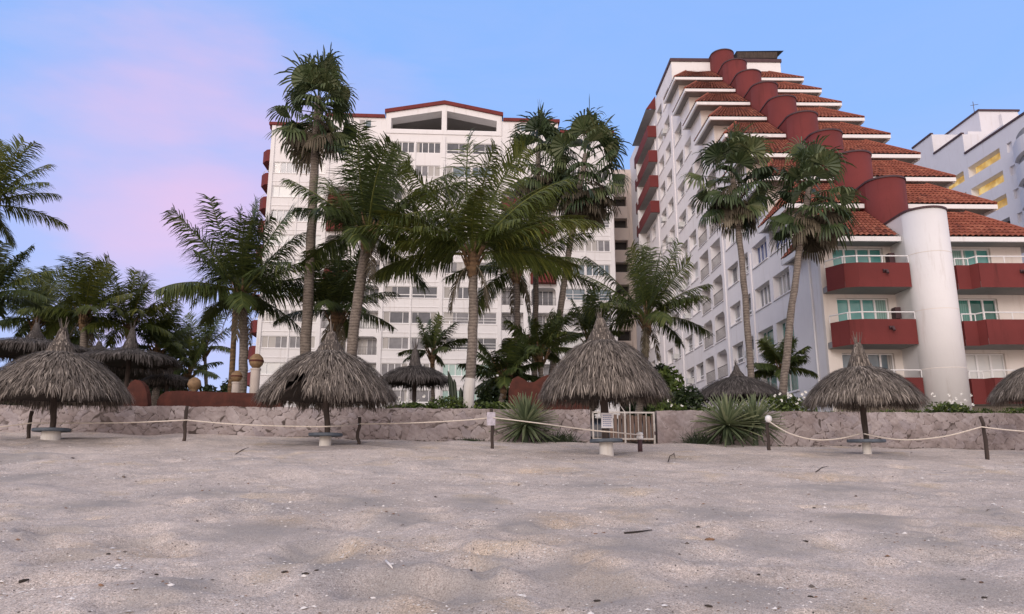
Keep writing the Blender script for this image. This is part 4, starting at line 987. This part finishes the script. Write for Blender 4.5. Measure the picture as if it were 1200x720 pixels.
# ------------------------------------------------------------------ palapas
def palapa(px, D, py_top, py_edge, Rpx, seed, label, table=True, mat=THATCH, base=None, group='thatched palapas', torn=None, spire=.72, n=6500, post_r=.085, name='palapa', lean=0, spr=1.0):
    rnd = random.Random(seed); c = P(px, py_edge, D); top = P(px, py_top, D).z; edge = c.z; zc = D*math.cos(PITCH)+(edge-CZ)*math.sin(PITCH); Rr = Rpx*zc/F
    z0 = base if base is not None else sand_z(c.x, D)-.03
    b = Vector((c.x, D, z0)); root = empty(name, b, 0, label, 'palapa', group)
    rs_ = .17*Rr*spr; zs = top-spire; drop = zs-edge
    prof = [(.05*spr, top), (.09*spr, top-spire*.15), (.13*spr, top-spire*.4), (rs_*.8, top-spire*.75), (rs_, zs)]
    for i in range(1, 9):
        s = i/8; prof.append((rs_+(Rr-rs_)*s, zs - drop*(.38*s+.62*s**2.2)))
    def surf(s, az):    # s 0..1 along the skirt
        wob = 1+.02*math.sin(az*5+seed)
        r = rs_+(Rr-rs_)*s; z = zs-drop*(.38*s+.62*s**2.2); return Vector((c.x+r*math.cos(az)*wob, D+r*math.sin(az)*wob, z))
    th = MB(); q4 = [(r*.97, z-.03) for r, z in prof[4:]]; NS = 72
    intorn = lambda az: torn and any(a0 < (math.degrees(az) % 360) < a1 for a0, a1 in torn)
    def ring(r, z, j): an = 2*math.pi*j/NS; return (c.x+r*math.cos(an), D+r*math.sin(an), z)
    for i in range(len(q4)-1):
        for j in range(NS):
            if i >= len(q4)-3 and (i > len(q4)-3 or 249 < math.degrees(2*math.pi*(j+.5)/NS) < 260) and intorn(2*math.pi*(j+.5)/NS): continue
            th.face([ring(*q4[i], j), ring(*q4[i], j+1), ring(*q4[i+1], j+1), ring(*q4[i+1], j)])
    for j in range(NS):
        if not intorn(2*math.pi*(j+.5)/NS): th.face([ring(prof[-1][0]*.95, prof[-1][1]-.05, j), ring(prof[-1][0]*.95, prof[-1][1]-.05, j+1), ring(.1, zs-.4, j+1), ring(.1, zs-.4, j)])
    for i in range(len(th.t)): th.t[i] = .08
    for i in range(n):
        s = rnd.random()**.62; az = rnd.uniform(0, 2*math.pi); p = surf(s, az); L = rnd.uniform(.2, .5)*(.55+.45*Rr/2)
        q = surf(min(1.0, s+.05), az); d = (surf(min(1.02, s+.06), az+rnd.gauss(0, .012))-p)
        if d.length < 1e-5: d = q-p+Vector((0, 0, -.1))
        d.normalize(); nr_ = Vector((math.cos(az), math.sin(az), .8)).normalized(); p = p+nr_*rnd.uniform(.0, .05)
        if intorn(az) and s > .66 and rnd.random() < .93: continue
        d = (d + nr_*rnd.gauss(.05, .09)).normalized(); side = d.cross(nr_).normalized(); wv = rnd.uniform(.005, .017); t = min(1, max(0, rnd.gauss(.5, .27)))
        p1 = p+d*L*.55; d2 = (d+Vector((0, 0, -.55 if s > .8 else -.12))).normalized(); p2 = p1+d2*L*.5
        th.face([p-side*wv*.6, p+side*wv*.6, p1+side*wv, p1-side*wv], 0, t); th.face([p1-side*wv, p1+side*wv, p2+side*wv*.15, p2-side*wv*.15], 0, t)
    for i in range(int(n*.33)):       # ragged fringe
        az = rnd.uniform(0, 2*math.pi); p = surf(rnd.uniform(.9, 1), az)+Vector((0, 0, -.02)); L = rnd.uniform(.14, .42)*(.6+.4*Rr/2)*(.75+.5*math.sin(az*3+seed)**2)
        if torn and any(a0 < (math.degrees(az) % 360) < a1 for a0, a1 in torn): continue
        d = Vector((math.cos(az)*.35+rnd.gauss(0, .1), math.sin(az)*.35+rnd.gauss(0, .1), -1)).normalized(); side = Vector((-math.sin(az), math.cos(az), 0)); wv = rnd.uniform(.01, .026); t = min(1, max(0, rnd.gauss(.42, .25)))
        th.face([p-side*wv, p+side*wv, p+d*L+side*wv*.2, p+d*L-side*wv*.2], 0, t)
    th.build('thatch', mat, root, b)
    cp = MB(); cp.lathe([(r, z-b.z) for r, z in prof[:6]], b, 16)
    for i in range(len(cp.t)): cp.t[i] = .15
    for i in range(420):
        az = rnd.uniform(0, 6.283); k = rnd.random(); j = k*4; i0 = min(3, int(j)); r = prof[i0][0]+(prof[i0+1][0]-prof[i0][0])*(j-i0); z = prof[i0][1]+(prof[i0+1][1]-prof[i0][1])*(j-i0)
        p = Vector((c.x+r*math.cos(az), D+r*math.sin(az), z)); d = Vector((math.cos(az)*.25+rnd.gauss(0, .05), math.sin(az)*.25+rnd.gauss(0, .05), -1 if k > .05 else rnd.choice([-1, 1]))).normalized(); side = Vector((-math.sin(az), math.cos(az), 0)); L = rnd.uniform(.15, .4); wv = rnd.uniform(.008, .022)
        p = p+Vector((math.cos(az), math.sin(az), 0))*.02; cp.face([p-side*wv, p+side*wv, p+d*L+side*wv*.3, p+d*L-side*wv*.3], 0, min(1, max(0, rnd.gauss(.5, .22))))
    cp.build('thatch_peak', mat, root, b)
    root.rotation_euler = (rnd.uniform(-.022, .022), rnd.uniform(-.022, .022), 0)
    po = MB(); k = 8; po.tube([Vector((c.x+lean*math.sin(i*1.1)*.05, D+rnd.uniform(-.01, .01), z0-.1+(zs-z0+.05)*i/k)) for i in range(k+1)], [post_r*rnd.uniform(.88, 1.1) for _ in range(k+1)], 10); po.build('post', WOOD, root, b, True)
    ri = MB()
    for i in range(12):
        az = i*math.pi/6+.1; e = surf(.97, az)+Vector((0, 0, -.12)); ri.tube([Vector((c.x, D, zs-.3)), e], .03, 5)
    ri.build('rafters', WOOD, root, b)
    return root, b, Rr
def table(root, b, h, r, foot_r=.22, foot_h=None, mat=TABLE):
    t = MB(); foot_h = foot_h or h-.07
    t.lathe([(.0, h-.09), (r*.97, h-.09), (r, h-.07), (r, h-.01), (r*.97, h), (0.0, h)], b, 36); t.build('tabletop', mat, root, b)
    f_ = MB(); f_.lathe([(.0, -.05), (foot_r*1.05, -.05), (foot_r, .02), (foot_r*.95, foot_h), (0.0, foot_h)], b, 24); f_.build('footing', CONC, root, b)
r1, b1, _ = palapa(66, 22.0, 384, 462, 77, 1, 'palapa nearest the left edge, with grey thatch and a low round table', spire=.78, lean=.6, spr=1.25); table(r1, b1, .34, .50, .26)
r2, b2, _ = palapa(384, 22.4, 388, 464, 77, 2, 'palapa with torn thatch left of its post and a low round table', spire=.66, torn=[(245, 265)], lean=1, spr=1.3); table(r2, b2, .40, .50, .18)
r3, b3, _ = palapa(709, 21.0, 372, 460, 73, 3, 'widest palapa, standing in front of the white gate', spire=.72, post_r=.11, spr=1.45); table(r3, b3, .46, .46, .2)
r4, b4, _ = palapa(1010, 23.0, 402, 467, 62, 4, 'palapa in front of the white round shaft of the hotel', spire=.78, lean=.3, spr=1.3); table(r4, b4, .47, .55, .13, .40)
r5, b5, _ = palapa(1222, 25.0, 405, 462, 52, 5, 'palapa cut by the right picture edge', spire=.7)
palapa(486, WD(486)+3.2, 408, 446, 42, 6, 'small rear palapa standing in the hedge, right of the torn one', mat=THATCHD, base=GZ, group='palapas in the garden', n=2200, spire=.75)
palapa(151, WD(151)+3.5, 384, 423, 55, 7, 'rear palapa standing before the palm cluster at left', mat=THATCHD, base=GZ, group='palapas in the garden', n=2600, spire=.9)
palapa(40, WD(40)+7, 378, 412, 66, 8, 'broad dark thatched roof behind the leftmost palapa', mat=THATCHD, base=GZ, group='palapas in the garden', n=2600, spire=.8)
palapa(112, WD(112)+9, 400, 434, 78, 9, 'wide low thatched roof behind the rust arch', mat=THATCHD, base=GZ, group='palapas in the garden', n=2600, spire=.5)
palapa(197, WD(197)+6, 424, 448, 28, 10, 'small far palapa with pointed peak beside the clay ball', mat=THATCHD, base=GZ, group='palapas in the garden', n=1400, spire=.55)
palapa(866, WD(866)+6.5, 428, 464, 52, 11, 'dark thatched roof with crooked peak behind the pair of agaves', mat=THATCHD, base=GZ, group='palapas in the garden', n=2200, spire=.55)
# ------------------------------------------------------------------ stone wall, rust walls, gate
WZ = 3.6
def wallpt(px): 
    D = WD(px); return P(px, 480, D).x
def stone_wall(x0, x1, mat, label, th=.38, relief=.5):
    xm = (x0+x1)/2; base = Vector((xm, wallD(xm), sand_base(xm, wallD(xm))-.3)); zb = base.z-.5
    rng = np.random.default_rng(int(abs(x0)*10)); nx = max(3, int((x1-x0)/.034)); nz = 48
    xs = np.linspace(x0, x1, nx+1); tz = np.linspace(0, 1, nz+1); X, T = np.meshgrid(xs, tz, indexing='ij')
    # flat stones of mixed size laid at random
    npt = int((x1-x0)*1.9/.075); px = rng.uniform(x0-.2, x1+.2, npt); pz = rng.uniform(zb-.1, WZ+.1, npt); wgt = rng.uniform(0, .05, npt)
    top = WZ + .010*np.sin(xs*3.1)+.008*np.sin(xs*7.7+1)+rng.uniform(-.008, .008, nx+1)
    Z = zb + T*(top[:, None]-zb)
    wx = X + .05*np.sin(Z*9+X*2)+.03*np.sin(X*17+Z*5); wz = Z + .045*np.sin(X*8+1)+.03*np.sin(X*15-Z*11)
    d1 = np.full(X.shape, 9.0); d2 = np.full(X.shape, 9.0); ident = np.zeros(X.shape, int)
    for k in range(npt):
        near = np.abs(xs-px[k]) < 1.0; a, b = np.argmax(near), nx+1-np.argmax(near[::-1])
        if not near.any(): continue
        d = np.sqrt(((wx[a:b]-px[k])*.8)**2+((wz[a:b]-pz[k])*1.15)**2)+wgt[k]
        o1 = d1[a:b].copy(); better = d < o1
        d2[a:b] = np.where(better, o1, np.minimum(d2[a:b], d)); d1[a:b] = np.where(better, d, o1); ident[a:b] = np.where(better, k, ident[a:b])
    edge = d2-d1; off = rng.uniform(0, .022, npt)[ident]; jw = .05*rng.uniform(.5, 1.5, npt)[ident]
    raise_ = np.clip(edge/jw, 0, 1); Y = wallD(X) - relief*(off + .022)*raise_ + .006*np.sin(X*23+Z*31)
    m = MB(); V = np.stack([X, Y, Z], -1).reshape(-1, 3); n0 = 0; m.v = [tuple(v) for v in V]; tone = rng.uniform(.05, .95, npt)
    for i in range(nx):
        for k in range(nz):
            a = i*(nz+1)+k; m.f.append((a, a+nz+1, a+nz+2, a+1)); m.m.append(0); m.t.append(float(tone[ident[i, k]]))
    for i in range(nx):
        a, b = V[i*(nz+1)+nz], V[(i+1)*(nz+1)+nz]
        m.face([tuple(a), tuple(b), (b[0], wallD(b[0])+th, b[2]), (a[0], wallD(a[0])+th, a[2])]); m.face([(a[0], wallD(a[0])+th, zb), (b[0], wallD(b[0])+th, zb), (b[0], wallD(b[0])+th, b[2]), (a[0], wallD(a[0])+th, a[2])])
    for i in (0, nx):
        x = xs[i]; m.face([tuple(V[i*(nz+1)+k]) for k in range(nz+1)] + [(x, wallD(x)+th, top[i]), (x, wallD(x)+th, zb)])
    o = m.build('stone_wall', mat, None, base, False); o.location = base; me = o.data; at = me.attributes.new('joint', 'FLOAT', 'POINT'); jv = np.ones(len(me.vertices), np.float32); jv[:V.shape[0]] = raise_.reshape(-1); at.data.foreach_set('value', jv)
    return tag(o, label, 'wall', 'low garden wall along the beach')
ga, gb = wallpt(692), wallpt(769)
stone_wall(-27, ga-.02, STONE, 'long pinkish flagstone wall left of the white gate')
xs_ = wallpt(812)
stone_wall(gb+.02, xs_-.003, STONE2, 'short smooth wall panel between the white gate and the agaves', relief=.25)
stone_wall(xs_, 29, STONE, 'pinkish flagstone wall right of the agaves')
def rust_wall(pts, D, label, name='rust_wall', th=.3):
    """pts: top outline in photo pixels"""
    top = [P(x, y, D) for x, y in pts]; base = Vector(((top[0].x+top[-1].x)/2, D, GZ)); m = MB()
    fr = [(p.x, D, p.z) for p in top]; n = len(fr)
    for i in range(n-1):
        a, b = fr[i], fr[i+1]
        m.face([(a[0], D, GZ), (b[0], D, GZ), b, a]); m.face([(a[0], D+th, GZ), (b[0], D+th, GZ), (b[0], D+th, b[2]), (a[0], D+th, a[2])]); m.face([a, b, (b[0], D+th, b[2]), (a[0], D+th, a[2])])
    for a in (fr[0], fr[-1]): m.face([(a[0], D, GZ), a, (a[0], D+th, a[2]), (a[0], D+th, GZ)])
    return single(m, name, RUST, base, label, 'wall')
rust_wall([(184, 470), (188, 463), (195, 459), (210, 458), (240, 459), (300, 461), (330, 461)], WD(240)+.7, 'low rust coloured wall left of the torn palapa')
rust_wall([(145, 474), (146, 464), (149, 455), (153, 448), (158, 445), (164, 446), (169, 452), (172, 461), (173, 474)], WD(160)+.6, 'small rounded rust wall piece beside the leftmost palapa', 'rust_arch')
rust_wall([(596, 458), (598, 450), (601, 444), (607, 441), (613, 444), (619, 448), (626, 448), (633, 443), (640, 440), (650, 438), (662, 441), (675, 446), (690, 452)], WD(640)+.9, 'wavy rust coloured wall behind the round agave')
def pot_pillar(px, py0, py1, rp, rb, label, seed):
    D = WD(px)+1.5; b = P(px, 470, D); b = Vector((b.x, D, GZ)); zt = P(px, py0, D).z-GZ; root = empty('pot_pillar', b, 0, label, 'pillar', 'pillars with clay pots')
    m = MB(); m.lathe([(0, -.02), (rp*1.05, -.02), (rp, .1), (rp, zt-.06), (rp*1.12, zt-.06), (rp*1.12, zt), (0, zt)], b, 24); m.build('pillar', PILLAR, root, b)
    p = MB(); h = rb*2.0; p.lathe([(0, zt), (rb*.45, zt+.01), (rb*.85, zt+h*.25), (rb, zt+h*.5), (rb*.85, zt+h*.76), (rb*.5, zt+h*.94), (rb*.32, zt+h), (0, zt+h*.97)], b, 28); p.build('clay_pot', CLAY, root, b, True)
    bd = MB(); bd.lathe([(rb*1.012*math.cos(a), zt+h*.5+rb*1.012*math.sin(a)) for a in (-.12, 0, .12)], b, 28); bd.build('rust_band', RUST, root, b, True)
pot_pillar(297, 432, 462, .17, .27, 'taller stone pillar with a round clay pot on top', 1)
pot_pillar(275, 448, 462, .14, .21, 'shorter stone pillar with a round clay pot on top', 2)
m = MB(); D = WD(227)+1.0; b = P(227, 460, D); b = Vector((b.x, D, P(227, 459, D).z-.1)); m.lathe([(0, 0), (.15, .0), (.14, .1), (.06, .12), (.17, .2), (.24, .34), (.2, .5), (.08, .6), (0, .62)], b, 24)
single(m, 'clay_ball', CLAY, b, 'small rusty clay ball on the low rust wall', 'ornament', smooth=True)
# gate
GATEW = plain('gate_paint', (.52, .49, .45), .55, .2, 8)
SLAT = plain('brown_slat', (.16, .11, .085), .8, .35, 9, stretch=(1, 1, .15))
def gate():
    xm = (ga+gb)/2; D = wallD(xm)+.1; z = sand_base(xm, D); b = Vector((xm, D, z)); root = empty('gate', b, math.atan(4/37.2), 'white metal gate with brown slats in the garden wall', 'gate')
    W = gb-ga-.1; H = WZ-z-.05; m = MB()
    for x in (-W/2, W/2-.06, .02): m.box((x, -.03, -.15), (x+.06, .03, H))
    m.box((-W/2+.06, -.028, H-.06), (.02, .028, H-.002)); m.box((.08, -.028, H-.06), (W/2-.06, .028, H-.002)); m.box((-W/2+.06, -.028, .1), (.02, .028, .16)); m.box((.08, -.028, .1), (W/2-.06, .028, .16))
    m.build('gate_frame', GATEW, root)
    m = MB()
    for i in range(5):
        x = -W/2+.2+i*(W/2-.2)/5; m.tube([(x, 0, .16), (x, 0, H-.06)], .010, 6)
    for i in range(3):
        x = .25+i*.3; m.tube([(x, -.01, .16), (x, -.01, H+.55 if i == 0 else H-.06)], .018, 6)
    m.tube([(-.35, 0, H+.6), (.05, 0, H)], .018, 6)
    m.build('bar', GATEW, root)
    m = MB()
    for i in range(-6, 7):
        x = .12+i*.155; m.box((x, .035, .05), (x+.115, .06, H-.1-.03*(i % 3)))
    m.build('slat', SLAT, root)
    s = MB(); s.box((W/2-.04, -.05, .28), (W/2+.0, -.031, .40)); s.build('latch', COPING, root)
gate()
def sign_mat(name, c, ink, sc):
    m, nt, b = newmat(name); tc = nd(nt, 'ShaderNodeTexCoord'); br = nd(nt, 'ShaderNodeTexNoise'); br.inputs['Scale'].default_value = sc
    mp = nd(nt, 'ShaderNodeMapping'); mp.inputs['Scale'].default_value = (1, 1, 2.2); nt.links.new(tc.outputs['Object'], mp.inputs[0]); nt.links.new(mp.outputs[0], br.inputs['Vector'])
    nt.links.new(ramp(nt, br.outputs['Fac'], [(.48, c), (.6, ink)]), b.inputs['Base Color']); b.inputs['Roughness'].default_value = .5; return m
SIGNM = plain('sign_board', (.72, .72, .74), .5, .06, 4, bumps=0); INK = plain('faded_blue_ink', (.24, .27, .44), .6, .2, 12, bumps=0)
def board(px, py, D, w_, h, label, name, rows, tint=None, tilt=0):
    p = P(px, py, D); root = empty(name, p, tilt, label, 'sign'); m = MB(); m.box((-w_/2, -.012, -h/2), (w_/2, .012, h/2)); m.build('board', tint or SIGNM, root)
    t = MB(); rnd = random.Random(px)
    for i in range(rows):
        z = h*.34-h*.68*i/max(1, rows-1); x = -w_*.36
        while x < w_*.34:
            l = w_*rnd.uniform(.05, .13); t.box((x, -.0155, z-h*.035), (min(x+l, w_*.38), -.0125, z+h*.03)); x += l+w_*.035
    if rows: t.build('print', INK, root)
    return root
board(711.5, 493, 20.86, .33, .42, 'white notice with blue print on the post of the widest palapa', 'notice_board', 6)
# rope line
POSTS = [(37, 482, 509, 22.6, 'thin dark rope post beside the leftmost palapa'), (219, 476, 514, 22.8, 'bent dark rope post between the two left palapas'), (421, 489, 517, 23.4, 'short dark rope post right of the torn palapa'), (577, 479, 519, 23.0, 'rope post carrying the pale notice, left of the round agave'), (899, 487, 524, 23.6, 'rope post with white lamp beside the two agaves'), (1150, 488, 529, 22.0, 'thin dark rope post right of the white round shaft')]
for i, (px, t, b, D, lb) in enumerate(POSTS):
    a = P(px, t, D); z = sand_z(a.x, D); base = Vector((a.x, D, z-.1)); rnd = random.Random(i); m = MB()
    m.tube([base+Vector((rnd.uniform(-.035, .035)*(j > 0), 0, (a.z-base.z)*j/6)) for j in range(7)], [.055*rnd.uniform(.85, 1.1) for _ in range(7)], 9)
    single(m, 'rope_post', WOOD, base, lb, 'post', 'rope posts along the beach', True)
p = P(899.5, 491, 23.6); m = MB(); m.lathe([(0, -.12), (.07, -.11), (.11, -.03), (.10, .05), (.05, .10), (0, .11)], p+Vector((0, -.08, 0)), 16); single(m, 'lamp', FRAME, p+Vector((0, -.08, 0)), 'round white lamp on the rope post beside the agaves', 'lamp', smooth=True)
# bollard light
p = P(750, 520, 22.2); z = sand_z(p.x, 22.2); b = Vector((p.x, 22.2, z-.05)); root = empty('bollard_light', b, 0, 'black bollard light with white head in front of the gate', 'bollard light')
m = MB(); m.lathe([(0, 0), (.07, 0), (.07, .40), (0, .40)], b, 16); m.build('post', COPING, root, b, True)
m = MB(); m.lathe([(.07, .40), (.10, .42), (.10, .50), (.075, .52)], b, 16); m.build('lamp_head', FRAME, root, b, True); m = MB(); m.lathe([(.075, .52), (.11, .53), (.09, .60), (0, .63)], b, 16); m.build('lamp_cap', FRAME, root, b, True)
LAVP = plain('pale_cloth', (.50, .47, .53), .8, .25, 9)
board(575.5, 491, 22.92, .26, .40, 'pale weathered notice on the rope post left of the round agave', 'weathered_notice', 0, LAVP, .1)
def rope(pts, label):
    ps = [P(x, y, D) for x, y, D in pts]; fine = []
    for i in range(len(ps)-1):
        p0, p1, p2, p3 = ps[max(0, i-1)], ps[i], ps[i+1], ps[min(len(ps)-1, i+2)]
        for k in range(8):
            t = k/8; fine.append(.5*((2*p1)+(p2-p0)*t+(2*p0-5*p1+4*p2-p3)*t*t+(3*p1-p0-3*p2+p3)*t**3))
    fine.append(ps[-1]); base = fine[0].copy(); m = MB(); m.tube(fine, .020, 6); single(m, 'rope', ROPE, base, label, 'rope', 'rope line along the beach', True)
rope([(-30, 504, 22.5), (0, 500.5, 22.5), (37, 496, 22.54)], 'cream rope end running off the left picture edge')
rope([(37, 496, 22.54), (80, 496, 22.6), (150, 495.5, 22.7), (219, 492.5, 22.74)], 'cream rope between the leftmost post and the bent post')
rope([(219, 492.5, 22.74), (270, 497, 22.0), (330, 499.5, 21.7), (386, 500, 21.7), (421, 497, 23.3)], 'cream rope passing the torn palapa table')
rope([(421, 497, 23.33), (480, 496, 23.2), (540, 493, 23.1), (577, 489.5, 22.94)], 'cream rope between the short post and the notice post')
rope([(577, 489.5, 22.94), (630, 496, 22), (690, 504, 20.5), (722, 507, 20.4), (750, 510, 22.08)], 'cream rope sagging past the widest palapa to the bollard')
rope([(901, 494, 23.5), (925, 508, 22.9), (955, 515.5, 22.5), (985, 514, 22.3), (1008, 508.5, 22.8)], 'cream rope sagging from the white lamp to the right palapa')
rope([(1012, 508.5, 22.8), (1040, 514, 22.2), (1070, 515.5, 22), (1110, 511, 22), (1150, 500.5, 21.94)], 'cream rope sagging from the right palapa to the thin post')
rope([(1150, 500.5, 21.94), (1180, 504, 21.9), (1230, 508, 21.9)], 'cream rope end running off the right picture edge')
# ------------------------------------------------------------------ beach litter
SHELL = plain('shell_white', (.80, .77, .74), .5, .08, 9, bumps=0); DRIFT = plain('driftwood', (.045, .036, .03), .9, .4, 9); STONEM = plain('beach_stone', (.15, .125, .105), .8, .3, 12); DRYL = plain('dry_leaf', (.24, .14, .085), .8, .3, 8)
def frag(mb, p, k, rnd, m, flat=.45):
    yaw = rnd.uniform(0, 6.28); n = rnd.randint(4, 6); ring = []; a0 = rnd.uniform(.5, 1.0)
    for i in range(n):
        a = yaw+2*math.pi*i/n; r = k*rnd.uniform(.6, 1.1); ring.append(Vector((p.x+r*math.cos(a), p.y+r*math.sin(a)*a0, p.z+rnd.uniform(-.1, .35)*k)))
    top = Vector((p.x+rnd.uniform(-.2, .2)*k, p.y, p.z+k*flat*rnd.uniform(.6, 1.4)))
    for i in range(n): mb.face([ring[i], ring[(i+1) % n], top], m, rnd.random())
rnd = random.Random(21); sh = MB()
for i in range(15000):
    y = 4.0+18*rnd.random()**1.35; x = (rnd.random()*2-1)*y*.85
    if mnoise.noise(Vector((x*.7, y*.5, 3.3))) + rnd.gauss(0, .26) < .06: continue
    k = rnd.choice([.005, .007, .008, .010, .013])*(1.0+y*.05) if rnd.random() < .95 else .032
    frag(sh, Vector((x, y, sand_z(x, y)+.001)), k, rnd, 0 if rnd.random() < .78 else (1 if rnd.random() < .5 else 2))
tag(sh.build('shell_fragments', [SHELL, STONEM, DRYL], None), 'scattered broken shell and grit on the sand', 'shell fragments', kind='stuff')
def bit(px, py, size, label, name, cat, mat, seed, group=None, el=1.0):
    p = hit(px, py); size *= .72; rnd = random.Random(seed); m = MB(); yaw = rnd.uniform(-.6, .6); N = 9; M = 5
    for j in range(M):
        for i in range(N):
            pass
    vs_ = []; 
    for j in range(M+1):
        th = math.pi*j/M
        for i in range(N):
            a = 2*math.pi*i/N; r = size*(1+rnd.uniform(-.22, .22)); v = Vector((math.sin(th)*math.cos(a)*r*el, math.sin(th)*math.sin(a)*r*.7, math.cos(th)*r*.5)); v.rotate(Matrix.Rotation(yaw, 3, 'Z')); vs_.append(p+v+Vector((0, 0, size*.22)))
    n0 = len(m.v); m.v += [tuple(v) for v in vs_]
    for j in range(M):
        for i in range(N): m.f.append((n0+j*N+i, n0+j*N+(i+1) % N, n0+(j+1)*N+(i+1) % N, n0+(j+1)*N+i)); m.m.append(0); m.t.append(.5)
    return single(m, name, mat, p, label, cat, group, True)
def stick(pts, r, label, seed, mat=DRIFT, lift=.012):
    ps = [hit(x, y)+Vector((0, 0, lift)) for x, y in pts]; m = MB(); m.tube(ps, [r]*(len(ps)-1)+[r*.5], 6); return single(m, 'stick', mat, ps[0], label, 'stick', None, True)
stick([(732, 626), (748, 624.5), (764, 622.5)], .011, 'straight dark stick lying right of the two white shells', 1)
stick([(956, 554), (963, 549), (970, 547)], .010, 'thin curved twig on the sand below the right palapa', 2)
stick([(783, 544), (785, 537), (790, 534), (791, 539)], .012, 'hooked dark twig sticking up near the gate', 3, lift=.05)
stick([(22, 684), (28, 682), (34, 681)], .012, 'short dark twig at the lower left of the beach', 4)
stick([(276, 533), (284, 528), (291, 525)], .010, 'faint thin twig between the two left palapas', 5)
stick([(452, 660), (456, 664), (460, 669)], .011, 'white stick-like shell shard left of centre in the foreground', 6, SHELL, .02)
bit(145, 559.5, .055, 'round brown stone on the sand at left', 'stone', 'stone', STONEM, 1, el=1.15)
bit(608, 569, .035, 'dark lump beside pale shells in mid beach', 'stone', 'stone', STONEM, 2)
bit(510, 583, .032, 'dark pebble left of the dark lump in mid beach', 'stone', 'stone', DRIFT, 3)
bit(704, 601, .026, 'larger white shell beside a smaller one, right of centre', 'shell', 'shell', SHELL, 4)
bit(691, 604, .020, 'smaller white shell left of the larger one, right of centre', 'shell', 'shell', SHELL, 5)
bit(82, 652, .022, 'white shell beside the lower left footprint', 'shell', 'shell', SHELL, 6)
bit(832, 633, .045, 'flat brown dry leaf on the right half of the sand', 'dry_leaf', 'leaf', DRYL, 7, el=1.8)
bit(944, 635, .028, 'dark flat scrap right of the brown dry leaf', 'dry_leaf', 'leaf', DRIFT, 8, el=1.5)
bit(85, 537.5, .05, 'long dark scrap near the leftmost palapa', 'dry_leaf', 'leaf', DRIFT, 9, el=1.5)
bit(552, 669, .022, 'dark pebble in the foreground left of centre', 'stone', 'stone', DRIFT, 10)
bit(796, 650, .018, 'dark pebble right of the straight stick', 'stone', 'stone', DRIFT, 11)
bit(1153, 701, .022, 'dark flat scrap at the lower right', 'dry_leaf', 'leaf', DRIFT, 12, el=1.6)
bit(231, 611, .020, 'dark pebble with white shells above the footprints', 'stone', 'stone', DRIFT, 13)
bit(950, 700, .022, 'dark scrap low on the right half of the sand', 'dry_leaf', 'leaf', DRIFT, 14, el=1.5)
bit(1003, 582, .04, 'brownish lump below the right palapa', 'stone', 'stone', STONEM, 15)
bit(954, 596, .034, 'dark lump left of the brownish lump', 'stone', 'stone', DRIFT, 16)
for i, (px, py) in enumerate(((9, 587), (48, 544), (127, 650), (168, 671), (183, 674), (334, 671), (498, 609), (566, 562), (672, 539), (717, 588), (770, 609), (818, 618), (862, 558), (1046, 559), (1068, 531), (1104, 624), (889, 674), (700, 705), (22, 718), (371, 669), (358, 673), (550, 538), (1150, 683), (830, 711))):
    bit(px, py, .013+.007*(i % 3), 'small dark bit of debris lying on the sand', 'debris', 'debris', DRIFT, 100+i, 'dark bits of debris scattered on the sand', 1.0+.3*(i % 3))
